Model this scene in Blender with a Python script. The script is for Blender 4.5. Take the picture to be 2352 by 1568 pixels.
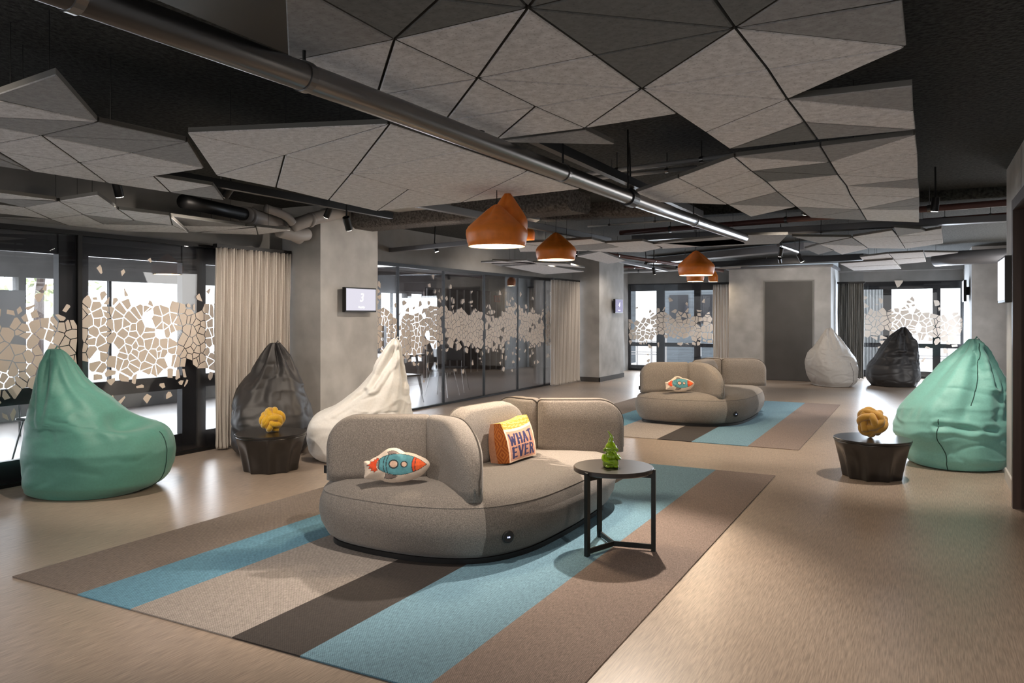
import bpy, bmesh, math, random
from mathutils import Vector, Matrix, noise
random.seed(7)
R = math.radians
S = bpy.context.scene
for o in list(bpy.data.objects): bpy.data.objects.remove(o)
COL = S.collection
# ------------------------------------------------------------------ camera
F, CX, HY, H, YAW = 1768.0, 1176.0, 724.0, 1.45, R(28.05)
ca, sa = math.cos(YAW), math.sin(YAW)
cam = bpy.data.objects.new('camera', bpy.data.cameras.new('camera'))
COL.objects.link(cam)
cam.location = (0, 0, H); cam.rotation_euler = (R(90), 0, YAW)
cam.data.sensor_width = 36; cam.data.lens = F / 2352 * 36
cam.data.shift_y = -(784 - HY) / 2352
cam.data.clip_start = .05; cam.data.clip_end = 300
S.camera = cam
# ------------------------------------------------------------------ world and colour
W = bpy.data.worlds.new('world'); S.world = W; W.use_nodes = True
W.node_tree.nodes['Background'].inputs[0].default_value = (.93, .97, 1, 1)
W.node_tree.nodes['Background'].inputs[1].default_value = 4.2
vs = S.view_settings
vs.view_transform = 'Standard'; vs.look = 'None'; vs.gamma = 1; vs.use_curve_mapping = False; vs.exposure = 0.26

def light(name, kind, loc, energy, color=(1, 1, 1), rot=(0, 0, 0), parent=None, **k):
    d = bpy.data.lights.new(name, kind); d.energy = energy; d.color = color
    for a, v in k.items(): setattr(d, a, v)
    o = bpy.data.objects.new(name, d); COL.objects.link(o); o.location = loc; o.rotation_euler = rot
    if parent: o.parent = parent
    return o
def aim(loc, tgt):
    return (Vector(tgt) - Vector(loc)).to_track_quat('-Z', 'Y').to_euler()
# fill lights added behind the camera and at right, then daylight from the windows
light('fill_behind_camera', 'AREA', (-2.5, -4.4, 1.5), 60, (1, .98, .97), aim((-2.5, -4.4, 1.5), (-2.6, 6, 1.2)), shape='RECTANGLE', size=7, size_y=2.2)
light('fill_right', 'AREA', (2.5, 12.8, 1.5), 190, (1, .97, .94), aim((2.5, 12.8, 1.5), (-3, 11.5, .9)), shape='RECTANGLE', size=6, size_y=2.0)
light('daylight_far', 'AREA', (-.2, 19.9, 1.2), 170, (.78, .88, 1), aim((-.2, 19.9, 1.2), (-.4, 12, .2)), shape='RECTANGLE', size=2.0, size_y=1.6)
light('daylight_far_left', 'AREA', (-5.6, 19.4, 1.2), 90, (.82, .91, 1), aim((-5.6, 19.4, 1.2), (-4.4, 12, .2)), shape='RECTANGLE', size=2.0, size_y=1.6)
light('daylight_side', 'AREA', (-10.8, 5.5, 1.2), 260, (.92, .95, 1), aim((-10.8, 5.5, 1.2), (-4, 5.5, .7)), shape='RECTANGLE', size=8, size_y=1.4)
light('daylight_side_back', 'AREA', (-10.3, 13.5, 1.3), 120, (.97, .97, 1), aim((-10.3, 13.5, 1.3), (-5, 13.5, .8)), shape='RECTANGLE', size=6, size_y=1.4)

def P(px, py, z=0.):
    d = (z - H) / (-(py - HY) / F); u = (px - CX) / F * d
    return Vector((u * ca - d * sa, u * sa + d * ca, z))
def PX(px, py, X):
    u = (px - CX) / F; t = X / (u * ca - sa)
    return Vector((X, t * (u * sa + ca), H - (py - HY) / F * t))
def PD(px, py, d):
    u = (px - CX) / F * d
    return Vector((u * ca - d * sa, u * sa + d * ca, H - (py - HY) / F * d))

# ------------------------------------------------------------------ materials
def mat(name, col, rough=.6, metal=0., noise_s=None, amt=.15, bump=0., stretch=(1, 1, 1), coat=0., emis=None, es=0., detail=4, sheen=0., spec=.5):
    m = bpy.data.materials.new(name); m.use_nodes = True
    nt = m.node_tree; b = nt.nodes['Principled BSDF']
    b.inputs['Base Color'].default_value = (*col, 1); b.inputs['Roughness'].default_value = rough
    b.inputs['Metallic'].default_value = metal; b.inputs['Coat Weight'].default_value = coat
    b.inputs['Sheen Weight'].default_value = sheen
    b.inputs['Specular IOR Level'].default_value = spec
    if emis:
        b.inputs['Emission Color'].default_value = (*emis, 1); b.inputs['Emission Strength'].default_value = es
    if noise_s:
        tc = nt.nodes.new('ShaderNodeTexCoord'); mp = nt.nodes.new('ShaderNodeMapping')
        mp.inputs['Scale'].default_value = stretch
        n = nt.nodes.new('ShaderNodeTexNoise'); n.inputs['Scale'].default_value = noise_s; n.inputs['Detail'].default_value = detail
        rp = nt.nodes.new('ShaderNodeValToRGB')
        lo = [max(0, c * (1 - amt)) for c in col]; hi = [min(1, c * (1 + amt)) for c in col]
        rp.color_ramp.elements[0].color = (*lo, 1); rp.color_ramp.elements[1].color = (*hi, 1)
        rp.color_ramp.elements[0].position = .32; rp.color_ramp.elements[1].position = .68
        nt.links.new(tc.outputs['Object'], mp.inputs[0]); nt.links.new(mp.outputs[0], n.inputs[0])
        nt.links.new(n.outputs[0], rp.inputs[0]); nt.links.new(rp.outputs[0], b.inputs['Base Color'])
        if bump:
            bp = nt.nodes.new('ShaderNodeBump'); bp.inputs['Strength'].default_value = bump; bp.inputs['Distance'].default_value = .01
            nt.links.new(n.outputs[0], bp.inputs['Height']); nt.links.new(bp.outputs[0], b.inputs['Normal'])
    return m
def mix_noise(m, scale, c2, lo, hi, stretch=(1, 1, 1), detail=3):
    """multiply the base colour by a second, larger or finer noise"""
    nt = m.node_tree; b = nt.nodes['Principled BSDF']
    tc = nt.nodes.new('ShaderNodeTexCoord'); mp = nt.nodes.new('ShaderNodeMapping'); mp.inputs['Scale'].default_value = stretch
    n = nt.nodes.new('ShaderNodeTexNoise'); n.inputs['Scale'].default_value = scale; n.inputs['Detail'].default_value = detail
    rp = nt.nodes.new('ShaderNodeValToRGB'); rp.color_ramp.elements[0].position = lo; rp.color_ramp.elements[1].position = hi
    rp.color_ramp.elements[0].color = (1, 1, 1, 1); rp.color_ramp.elements[1].color = (*c2, 1)
    mx = nt.nodes.new('ShaderNodeMix'); mx.data_type = 'RGBA'; mx.blend_type = 'MULTIPLY'; mx.inputs[0].default_value = 1
    nt.links.new(tc.outputs['Object'], mp.inputs[0]); nt.links.new(mp.outputs[0], n.inputs[0]); nt.links.new(n.outputs[0], rp.inputs[0])
    src = b.inputs['Base Color'].links[0].from_socket if b.inputs['Base Color'].links else None
    if src: nt.links.new(src, mx.inputs[6])
    else: mx.inputs[6].default_value = b.inputs['Base Color'].default_value
    nt.links.new(rp.outputs[0], mx.inputs[7]); nt.links.new(mx.outputs[2], b.inputs['Base Color'])
    return m
def glass_mat(name, tint, base=.05, k=.75, rough=.01):
    m = bpy.data.materials.new(name); m.use_nodes = True; nt = m.node_tree; nt.nodes.clear()
    out = nt.nodes.new('ShaderNodeOutputMaterial'); t = nt.nodes.new('ShaderNodeBsdfTransparent'); t.inputs[0].default_value = (*tint, 1)
    g = nt.nodes.new('ShaderNodeBsdfGlossy'); g.inputs['Roughness'].default_value = rough; g.inputs[0].default_value = (1, 1, 1, 1)
    lw = nt.nodes.new('ShaderNodeLayerWeight'); lw.inputs[0].default_value = .5
    pw = nt.nodes.new('ShaderNodeMath'); pw.operation = 'POWER'; pw.inputs[1].default_value = 3.2
    ma = nt.nodes.new('ShaderNodeMath'); ma.operation = 'MULTIPLY_ADD'; ma.inputs[1].default_value = k; ma.inputs[2].default_value = base
    mx = nt.nodes.new('ShaderNodeMixShader')
    nt.links.new(lw.outputs['Facing'], pw.inputs[0]); nt.links.new(pw.outputs[0], ma.inputs[0]); nt.links.new(ma.outputs[0], mx.inputs[0])
    nt.links.new(t.outputs[0], mx.inputs[1]); nt.links.new(g.outputs[0], mx.inputs[2]); nt.links.new(mx.outputs[0], out.inputs[0])
    return m
M = {}
M['floor'] = mix_noise(mat('floor_vinyl', (.41, .335, .275), .31, noise_s=11, amt=.26, stretch=(16, .8, 1), bump=.05), .8, (.82, .79, .77), .35, .7)
M['floor_grey'] = mat('floor_grey_vinyl', (.20, .18, .17), .3, noise_s=9, amt=.15, stretch=(12, .9, 1))
M['plaster'] = mix_noise(mat('grey_plaster', (.45, .45, .45), .8, noise_s=3.2, amt=.14, bump=.05), 1.3, (.78, .77, .76), .4, .75)
M['header'] = mat('header_plaster', (.24, .235, .23), .85, noise_s=3, amt=.1)
M['slab'] = mat('black_sprayed_ceiling', (.026, .027, .024), .95, noise_s=38, amt=.75, bump=1.0)
M['black'] = mat('black_metal', (.012, .012, .013), .42, .3)
M['frame'] = mat('dark_window_frame', (.022, .022, .026), .4, .2)
M['door'] = mat('dark_grey_door', (.075, .072, .07), .55, noise_s=3, amt=.08)
M['brown'] = mat('brown_door_wood', (.05, .028, .022), .5, noise_s=5, amt=.2, stretch=(6, 6, .5))
M['felt_l'] = mix_noise(mat('felt_light_tone', (.64, .645, .67), .95, noise_s=26, amt=.16, bump=.15, detail=8), 90, (.72, .72, .72), .56, .66)  # three felt tones, chosen per flat triangle by the raft lists
M['felt_m'] = mix_noise(mat('felt_mid_tone', (.29, .295, .305), .95, noise_s=30, amt=.14, bump=.15, detail=8), 90, (.8, .8, .8), .56, .66)
M['felt_d'] = mix_noise(mat('felt_dark_tone', (.155, .163, .163), .95, noise_s=34, amt=.14, bump=.15, detail=8), 90, (.8, .8, .8), .56, .66)
M['felt_edge'] = mat('felt_edge', (.13, .128, .12), .95)
M['steel'] = mat('galvanised_steel', (.20, .195, .195), .28, .9, noise_s=14, amt=.15, stretch=(1, .1, 1))
M['channel'] = mat('grey_channel', (.17, .17, .18), .45, .4)
M['pvc'] = mat('grey_plastic_pipe', (.36, .34, .33), .5)
M['redpipe'] = mat('dark_red_pipe', (.12, .05, .043), .5)
M['conduit'] = mat('white_conduit', (.42, .42, .42), .45)
M['lag'] = mat('sprayed_beam', (.11, .10, .095), .95, noise_s=40, amt=.6, bump=1.0)
M['sofa'] = mix_noise(mat('taupe_wool', (.22, .195, .175), .93, noise_s=170, amt=.32, bump=.22, sheen=.2, detail=5), 260, (1.55, 1.5, 1.45), .62, .7, detail=1)
M['piping'] = mat('dark_piping', (.07, .06, .052), .8)
M['curtain'] = mat('beige_curtain', (.66, .61, .56), .9, noise_s=120, amt=.06, bump=.1)
M['curtain_g'] = mat('grey_curtain', (.22, .215, .20), .9, noise_s=120, amt=.06)
M['film'] = mat('beige_mosaic_film', (.82, .72, .63), .7)
M['glass'] = glass_mat('clear_glass', (.93, .94, .95), .035, .8)
M['glass_d'] = glass_mat('tinted_glass', (.86, .86, .87), .06, .75)
M['teal'] = mat('teal_nylon', (.085, .275, .225), .55, noise_s=60, amt=.05, sheen=.2)
M['teal2'] = mat('mint_teal_nylon', (.21, .52, .47), .55, noise_s=60, amt=.05, sheen=.2)
M['blk_l'] = mat('black_leatherette', (.032, .030, .031), .45, noise_s=200, amt=.1, bump=.05)
M['white_f'] = mat('off_white_nylon', (.82, .81, .79), .6, noise_s=60, amt=.04)
M['grey_f'] = mat('pale_grey_nylon', (.42, .40, .38), .55, noise_s=60, amt=.04)
M['beige_f'] = mat('beige_nylon', (.55, .42, .32), .6)
M['seam'] = mat('dark_seam', (.02, .07, .06), .8)
M['seam_g'] = mat('grey_seam', (.12, .11, .11), .8)
M['yellow'] = mat('mustard_velvet', (.80, .46, .02), .75, noise_s=90, amt=.08, sheen=.6)
M['ochre'] = mat('ochre_velvet', (.50, .27, .035), .75, noise_s=90, amt=.08, sheen=.6)
M['drum'] = mat('black_brown_lacquer', (.022, .019, .018), .28, coat=.1)
M['tabtop'] = mat('dark_table_wood', (.028, .024, .023), .3, noise_s=5, amt=.2, stretch=(1, 12, 1))
M['tableg'] = mat('table_black_steel', (.014, .018, .018), .45, .3)
M['orange'] = mat('terracotta_shade', (.72, .20, .022), .42, noise_s=20, amt=.08)
M['lampin'] = mat('enamel_inside', (.9, .78, .6), .4, emis=(1, .62, .30), es=2.2)
M['bulb'] = mat('lit_diffuser', (1, .95, .85), .4, emis=(1, .86, .66), es=9)
M['lens'] = mat('lit_lens', (1, 1, 1), .4, emis=(1, .93, .84), es=14)
M['strip'] = mat('lit_strip', (1, 1, 1), .4, emis=(1, 1, 1), es=3)
M['green'] = mat('glossy_green_ceramic', (.19, .33, .008), .1, coat=1)
M['screen'] = mat('screen_lavender', (.02, .02, .02), .7, emis=(.72, .70, .80), es=.85)
M['screen2'] = mat('screen_violet', (.02, .02, .02), .7, emis=(.26, .24, .40), es=.9)
M['screenw'] = mat('screen_white', (.02, .02, .02), .7, emis=(.9, .9, .95), es=1.0)
M['glyph'] = mat('screen_writing', (1, 1, 1), .3, emis=(1, 1, 1), es=1.3)
M['glow'] = mat('tiny_blue_light', (.1, .1, .2), .3, emis=(.4, .5, 1), es=3)
M['skirt'] = mat('dark_skirting', (.06, .055, .052), .6)
M['skirtw'] = mat('pale_skirting', (.55, .53, .51), .5)
M['ext'] = mat('exterior_pale_paving', (.62, .62, .64), .8)
M['extwall'] = mat('exterior_grey_cladding', (.10, .115, .13), .7, noise_s=3, amt=.25, stretch=(.2, .2, 6))
M['extpale'] = mat('exterior_pale_render', (.55, .57, .58), .8, noise_s=1.5, amt=.1)
M['slat'] = mat('brown_slatted_blind', (.06, .04, .036), .7)
M['slatw'] = mat('pale_slat', (.38, .36, .35), .6)
M['ceil_in'] = mat('inner_ceiling', (.16, .16, .165), .7)
M['redsign'] = mat('red_sign', (.45, .05, .05), .5)
M['leaf'] = mat('pale_leaves', (.45, .5, .28), .8, noise_s=8, amt=.4)
M['pillow'] = mat('cushion_cream', (.72, .60, .50), .85, noise_s=150, amt=.05)
for n, c in dict(r_blue=(.10, .30, .35), r_red=(.70, .075, .02), r_line=(.03, .045, .05), r_grey=(.25, .19, .17), r_pink=(.66, .45, .34), r_red2=(.78, .12, .03),
                 w_pink=(.60, .30, .21), w_navy=(.035, .035, .12), w_edge=(.80, .60, .45), w_yel=(.42, .26, .03), w_yel2=(.52, .40, .14), w_or=(.50, .16, .03), w_or2=(.33, .08, .015), w_side=(.45, .22, .13)).items():
    M[n] = mat('print_' + n[2:] + '_' + ('rocket' if n[0] == 'r' else 'lettered'), c, .85, noise_s=70, amt=.1)
def rugm(name, c, c2=None):
    m = mat(name, c, .92, noise_s=30, amt=.36, stretch=(14, 1.2, 1), bump=.5)
    nt = m.node_tree; b = nt.nodes['Principled BSDF']
    tc = nt.nodes.new('ShaderNodeTexCoord'); w = nt.nodes.new('ShaderNodeTexWave'); w.inputs['Scale'].default_value = 55; w.inputs['Distortion'].default_value = .6
    w.bands_direction = 'DIAGONAL'
    rp = nt.nodes.new('ShaderNodeValToRGB'); rp.color_ramp.elements[0].color = (.78, .78, .78, 1); rp.color_ramp.elements[1].color = (1.12, 1.12, 1.12, 1)
    mx = nt.nodes.new('ShaderNodeMix'); mx.data_type = 'RGBA'; mx.blend_type = 'MULTIPLY'; mx.inputs[0].default_value = 1
    src = b.inputs['Base Color'].links[0].from_socket
    nt.links.new(tc.outputs['Object'], w.inputs[0]); nt.links.new(w.outputs[0], rp.inputs[0]); nt.links.new(rp.outputs[0], mx.inputs[7])
    nt.links.new(src, mx.inputs[6]); nt.links.new(mx.outputs[2], b.inputs['Base Color'])
    return m
M['rug0'] = rugm('rug_taupe', (.225, .185, .16)); M['rug1'] = rugm('rug_sky_blue', (.13, .31, .44)); M['rug2'] = rugm('rug_light_grey', (.36, .32, .295))
M['rug3'] = rugm('rug_dark_brown', (.045, .037, .034)); M['rug4'] = rugm('rug_teal_blue', (.15, .285, .375)); M['rug5'] = rugm('rug_rose_brown', (.225, .17, .145))

# ------------------------------------------------------------------ mesh helpers
def obj(name, bm, m, parent=None, smooth=False, kind=None, label=None, keep=False):
    me = bpy.data.meshes.new(name)
    if not keep: bmesh.ops.recalc_face_normals(bm, faces=bm.faces)
    bm.to_mesh(me); bm.free()
    for x in (m if isinstance(m, (list, tuple)) else [m]): me.materials.append(M[x] if isinstance(x, str) else x)
    if smooth:
        for p in me.polygons: p.use_smooth = True
    o = bpy.data.objects.new(name, me); COL.objects.link(o)
    if parent: o.parent = parent
    if kind: o['kind'] = kind
    if label: o['label'] = label
    return o
def thing(name, label, cat, loc=(0, 0, 0), rz=0, group=None):
    o = bpy.data.objects.new(name, None); COL.objects.link(o); o.location = loc; o.rotation_euler = (0, 0, rz); o.empty_display_size = .05
    o['label'] = label; o['category'] = cat
    if group: o['group'] = group
    return o
def tag(o, label, cat, group=None):
    o['label'] = label; o['category'] = cat
    if group: o['group'] = group
    return o
def box(bm, x0, x1, y0, y1, z0, z1, mi=0):
    v = [bm.verts.new((x, y, z)) for z in (z0, z1) for y in (y0, y1) for x in (x0, x1)]
    for f in ((0, 1, 3, 2), (4, 6, 7, 5), (0, 4, 5, 1), (2, 3, 7, 6), (0, 2, 6, 4), (1, 5, 7, 3)):
        bm.faces.new([v[i] for i in f]).material_index = mi
    return v
def BX(*a):
    bm = bmesh.new(); box(bm, *a); return bm
def prism(bm, pts, z0, z1, mi=0, bevel=0):
    if bevel:
        c = sum((Vector(p[:2]) for p in pts), Vector((0, 0))) / len(pts)
    lo = [bm.verts.new((p[0], p[1], z0)) for p in pts]; hi = [bm.verts.new((p[0], p[1], z1)) for p in pts]
    n = len(pts)
    try:
        bm.faces.new(lo[::-1]).material_index = mi; bm.faces.new(hi).material_index = mi
    except ValueError: pass
    for i in range(n): bm.faces.new((lo[i], lo[(i + 1) % n], hi[(i + 1) % n], hi[i])).material_index = mi
def tube(bm, pts, r, seg=12, closed=False, mi=0, flat=None):
    pts = [Vector(p) for p in pts]; n = len(pts); rings = []
    up = None
    for i, p in enumerate(pts):
        a = pts[(i - 1) % n] if (closed or i > 0) else p; b = pts[(i + 1) % n] if (closed or i < n - 1) else p
        t = (b - a).normalized()
        if up is None:
            up = Vector((0, 0, 1)) if abs(t.z) < .9 else Vector((1, 0, 0))
        s = t.cross(up)
        if s.length < 1e-6: s = t.cross(Vector((1, 0, .3)))
        s.normalize(); up = s.cross(t).normalized()
        rr = r[i] if isinstance(r, (list, tuple)) else r
        rings.append([bm.verts.new(p + s * math.cos(2 * math.pi * k / seg) * rr + up * math.sin(2 * math.pi * k / seg) * rr * (flat or 1)) for k in range(seg)])
    if closed:
        # find best twist offset
        best = min(range(seg), key=lambda o: sum((rings[-1][k].co - rings[0][(k + o) % seg].co).length for k in range(seg)))
    for i in range(n if closed else n - 1):
        A = rings[i]; B = rings[(i + 1) % n]; off = best if (closed and i == n - 1) else 0
        for k in range(seg): bm.faces.new((A[k], A[(k + 1) % seg], B[(k + 1 + off) % seg], B[(k + off) % seg])).material_index = mi
    if not closed:
        bm.faces.new(rings[0][::-1]).material_index = mi; bm.faces.new(rings[-1]).material_index = mi
def TUBE(*a, **k):
    bm = bmesh.new(); tube(bm, *a, **k); return bm
def lathe(bm, prof, seg=32, c=(0, 0), mi=0, caps=True, fn=None):
    rings = []
    for i, (r, z) in enumerate(prof):
        rg = []
        for k in range(seg):
            a = 2 * math.pi * k / seg; q = r * (fn(a, z) if fn else 1)
            rg.append(bm.verts.new((c[0] + q * math.cos(a), c[1] + q * math.sin(a), z)))
        rings.append(rg)
    for A, B in zip(rings, rings[1:]):
        for k in range(seg): bm.faces.new((A[k], A[(k + 1) % seg], B[(k + 1) % seg], B[k])).material_index = mi
    if caps:
        bm.faces.new(rings[0][::-1]).material_index = mi; bm.faces.new(rings[-1]).material_index = mi
def sphere(bm, c, r, s=(1, 1, 1), seg=20, rot=None):
    mtx = Matrix.Translation(c) @ (rot.to_matrix().to_4x4() if rot else Matrix()) @ Matrix.Diagonal((*[r * q for q in s], 1))
    bmesh.ops.create_uvsphere(bm, u_segments=seg, v_segments=max(8, seg // 2 + 2), radius=1, matrix=mtx)
def bez(name, m=None): pass
def bevel(o, w=.004, s=2):
    md = o.modifiers.new('bevel', 'BEVEL'); md.width = w; md.segments = s; md.limit_method = 'ANGLE'; return o
def catmull(pts, n=6, closed=False):
    out = []; N = len(pts)
    rng = range(N) if closed else range(N - 1)
    for i in rng:
        g = lambda j: pts[j % N] if closed else pts[max(0, min(N - 1, j))]
        p0, p1, p2, p3 = g(i - 1), g(i), g(i + 1), g(i + 2)
        for k in range(n):
            t = k / n
            out.append(tuple(.5 * ((2 * b) + (-a + c) * t + (2 * a - 5 * b + 4 * c - d) * t * t + (-a + 3 * b - 3 * c + d) * t ** 3) for a, b, c, d in zip(p0, p1, p2, p3)))
    if not closed: out.append(tuple(pts[-1]))
    return out
def inpoly(x, y, poly):
    c = False; n = len(poly); j = n - 1
    for i in range(n):
        xi, yi = poly[i]; xj, yj = poly[j]
        if (yi > y) != (yj > y) and x < (xj - xi) * (y - yi) / (yj - yi) + xi: c = not c
        j = i
    return c
def dup_tree(o, parent=None):
    c = o.copy(); COL.objects.link(c)
    if parent: c.parent = parent; c.matrix_parent_inverse = o.matrix_parent_inverse.copy()
    for ch in list(o.children): dup_tree(ch, c)
    return c

# ================================================================== SETTING
CZ = 2.74          # underside of the slab
XL = -6.8          # left glazed line
def struct(name, bm, m, parent=None, **k): return obj(name, bm, m, parent, kind='structure' if parent is None else None, **k)
struct('floor', BX(-6.95, 6.2, -5, 20.4, -.08, 0), 'floor')
struct('ceiling', BX(-7.0, 6.2, -5, 20.4, CZ, CZ + .15), 'slab')
struct('wall_back', BX(-7, 6.2, -5.15, -5, 0, CZ), 'plaster')
struct('wall_right', BX(.66, .86, -5, 6.0, 0, CZ), 'plaster')
# near pier on the right with the door beside it
struct('wall_pier_right', BX(.66, .90, 6.93, 8.08, 0, CZ), 'plaster')
bm = bmesh.new(); box(bm, .645, .66, 6.95, 8.09, 0, .10); box(bm, .645, .9, 8.08, 8.09, 0, .10)
struct('baseboard_right', bm, 'skirtw')
d2 = bpy.data.objects.new('door_2', None); COL.objects.link(d2); d2['kind'] = 'structure'
bm = bmesh.new(); box(bm, .60, .70, 6.86, 6.95, 0, 2.32); box(bm, .60, .70, 5.98, 6.06, 0, 2.32); box(bm, .60, .70, 6.06, 6.86, 2.24, 2.32)
obj('door_frame', bm, 'brown', d2); obj('door_panel', BX(.69, .73, 6.06, 6.86, 0.01, 2.24), 'brown', d2)
struct('wall_over_door', BX(.66, .86, 5.98, 6.95, 2.32, CZ), 'plaster')
# pale soffit above the right wall
# far right alcove
struct('wall_alcove_right', BX(2.6, 2.75, 7.9, 17.1, 0, CZ), 'plaster')
struct('wall_alcove_front', BX(.90, 2.75, 7.8, 7.95, 0, CZ), 'plaster')
struct('wall_far_right', BX(.82, 2.6, 16.8, 20.2, 0, CZ), 'plaster')
struct('baseboard_far_right', BX(.82, 2.6, 16.775, 16.8, 0, .11), 'skirt')
# far block with the dark door
struct('wall_far_block', BX(-3.93, -1.75, 18.0, 20.2, 0, 2.5), 'plaster')
struct('trim_1', BX(-4.0, -1.7, 17.93, 20.2, 2.5, 2.56), 'channel')
bm = bmesh.new(); box(bm, -3.93, -3.14, 17.975, 18.0, 0, .10); box(bm, -2.1, -1.74, 17.975, 18.0, 0, .10)
struct('baseboard_far_block', bm, 'skirt')
d1 = bpy.data.objects.new('door_1', None); COL.objects.link(d1); d1['kind'] = 'structure'
obj('door_panel', BX(-3.12, -2.12, 17.95, 17.985, .01, 2.2), 'door', d1)
bm = bmesh.new(); box(bm, -3.15, -3.12, 17.96, 18, 0, 2.23); box(bm, -2.12, -2.09, 17.96, 18, 0, 2.23); box(bm, -3.12, -2.12, 17.96, 18, 2.2, 2.23)
obj('door_frame', bm, 'header', d1)
# columns along the left side
struct('wall_column_near', BX(-7.0, -6.2, 6.88, 7.95, 0, CZ), 'plaster')
struct('wall_column_mid', BX(-7.0, -6.2, 15.67, 17.22, 0, CZ), 'plaster')
bm = bmesh.new(); box(bm, -6.75, -6.185, 15.655, 15.67, 0, .1); box(bm, -6.2, -6.185, 15.655, 17.22, 0, .1)
struct('baseboard_column_mid', bm, 'skirt')
bm = bmesh.new(); box(bm, -6.2, -6.188, 6.88, 7.95, 0, .1); box(bm, -6.8, -6.188, 6.868, 6.88, 0, .1)
struct('baseboard_column_near', bm, 'skirt')
# header walls above the glazing
struct('wall_left_header', BX(XL - .2, XL, -5, 6.88, 2.22, CZ), 'header')
struct('wall_left_header_mid', BX(-7.05, -6.85, 7.95, 15.67, 2.22, CZ), 'header')
struct('wall_left_far', BX(-7.1, -6.9, 17.22, 19.6, 0, CZ), 'plaster')
struct('wall_far_header_left', BX(-6.9, -3.93, 19.5, 19.7, 2.28, CZ), 'header')
struct('wall_far_header_right', BX(-1.75, .82, 20.0, 20.2, 2.24, CZ), 'header')
struct('trim_2', BX(-1.75, .82, 19.7, 20.0, 2.48, CZ), 'header')

# ---- mosaic film
def clip(poly, a, b, c):
    out = []
    n = len(poly)
    for i in range(n):
        p, q = poly[i], poly[(i + 1) % n]
        dp = a * p[0] + b * p[1] - c; dq = a * q[0] + b * q[1] - c
        if dp <= 0: out.append(p)
        if (dp < 0 < dq) or (dq < 0 < dp):
            t = dp / (dp - dq); out.append((p[0] + t * (q[0] - p[0]), p[1] + t * (q[1] - p[1])))
    return out
def mosaic(u0, u1, place, cell=.11, seed=1, zc=1.18, half=.33, amp=.08, name='mosaic_film', parent=None, gap=.008, m='film'):
    rnd = random.Random(seed); seeds = {}
    nu = int((u1 - u0) / cell) + 1; z0 = .22; nz = int(1.9 / cell)
    for i in range(-1, nu + 1):
        for j in range(-1, nz + 1):
            seeds[i, j] = (u0 + (i + .5 + rnd.uniform(-.62, .62)) * cell, z0 + (j + .5 + rnd.uniform(-.62, .62)) * cell)
    bm = bmesh.new()
    for (i, j), s in seeds.items():
        c = zc + amp * math.sin(s[0] * 1.9 + seed) + amp * .5 * math.sin(s[0] * 4.3 + 2)
        dz = abs(s[1] - c) - half
        p = .93 if dz < 0 else (.6 * math.exp(-dz / .15) + .03) * (1 if dz < .62 else 0)
        if rnd.random() > p: continue
        if not (u0 < s[0] < u1): continue
        poly = [(s[0] - cell, s[1] - cell), (s[0] + cell, s[1] - cell), (s[0] + cell, s[1] + cell), (s[0] - cell, s[1] + cell)]
        for di in range(-2, 3):
            for dj in range(-2, 3):
                q = seeds.get((i + di, j + dj))
                if q is None or (di == 0 and dj == 0): continue
                a, b = q[0] - s[0], q[1] - s[1]; L = math.hypot(a, b)
                if L < 1e-4: continue
                a /= L; b /= L
                g = gap / 2 + (rnd.uniform(0, .014) if dz > 0 else 0)
                poly = clip(poly, a, b, a * (s[0] + q[0]) / 2 + b * (s[1] + q[1]) / 2 - g)
                if len(poly) < 3: break
            if len(poly) < 3: break
        if len(poly) < 3: continue
        poly = [(min(max(p[0], u0 + .004), u1 - .004), p[1]) for p in poly]
        if dz > 0:  # loose shards are cut to irregular four and five sided chips
            cx = sum(p[0] for p in poly) / len(poly); cy = sum(p[1] for p in poly) / len(poly)
            poly = [(cx + (p[0] - cx) * .86, cy + (p[1] - cy) * .86) for p in poly]
        try:
            f = bm.faces.new([bm.verts.new(place(p[0], p[1])) for p in poly])
        except ValueError: pass
    return obj(name, bm, m, parent, keep=True)
def window(n):
    o = bpy.data.objects.new('window_%d' % n, None); COL.objects.link(o); o['kind'] = 'structure'; return o
# window 1: the near facade, framed doors behind a film-covered glass line
w = window(1)
obj('glass_pane', BX(XL - .012, XL, -1.5, 4.33, .02, 2.2), 'glass', w)
obj('glass_pane', BX(XL - .012, XL, 4.37, 6.88, .02, 2.2), 'glass', w)
bm = bmesh.new(); box(bm, XL - .03, XL + .015, 4.33, 4.37, 0, 2.2); obj('mullion', bm, 'black', w)
bm = bmesh.new(); box(bm, XL - .04, XL + .02, -1.5, 6.88, 0, .03); box(bm, XL - .04, XL + .02, -1.5, 6.88, 2.18, 2.22); obj('track_frame', bm, 'black', w)
bm = bmesh.new()
X0, X1 = XL - .13, XL - .05
for a, b in ((-1.5, -1.35), (1.5, 1.75), (4.19, 4.47), (5.50, 5.80), (6.75, 6.88)): box(bm, X0, X1, a, b, 0, 2.2)
for z0, z1 in ((0, .21), (.68, .82), (2.0, 2.2)): box(bm, X0 + .01, X1 - .01, -1.5, 6.88, z0, z1)
obj('window_frame', bm, 'frame', w)
mosaic(2.6, 4.33, lambda u, z: (XL + .004, u, z), .088, 3, zc=1.16, half=.30, parent=w)
mosaic(4.37, 5.95, lambda u, z: (XL + .004, u, z), .085, 5, zc=1.17, half=.33, parent=w)
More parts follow.
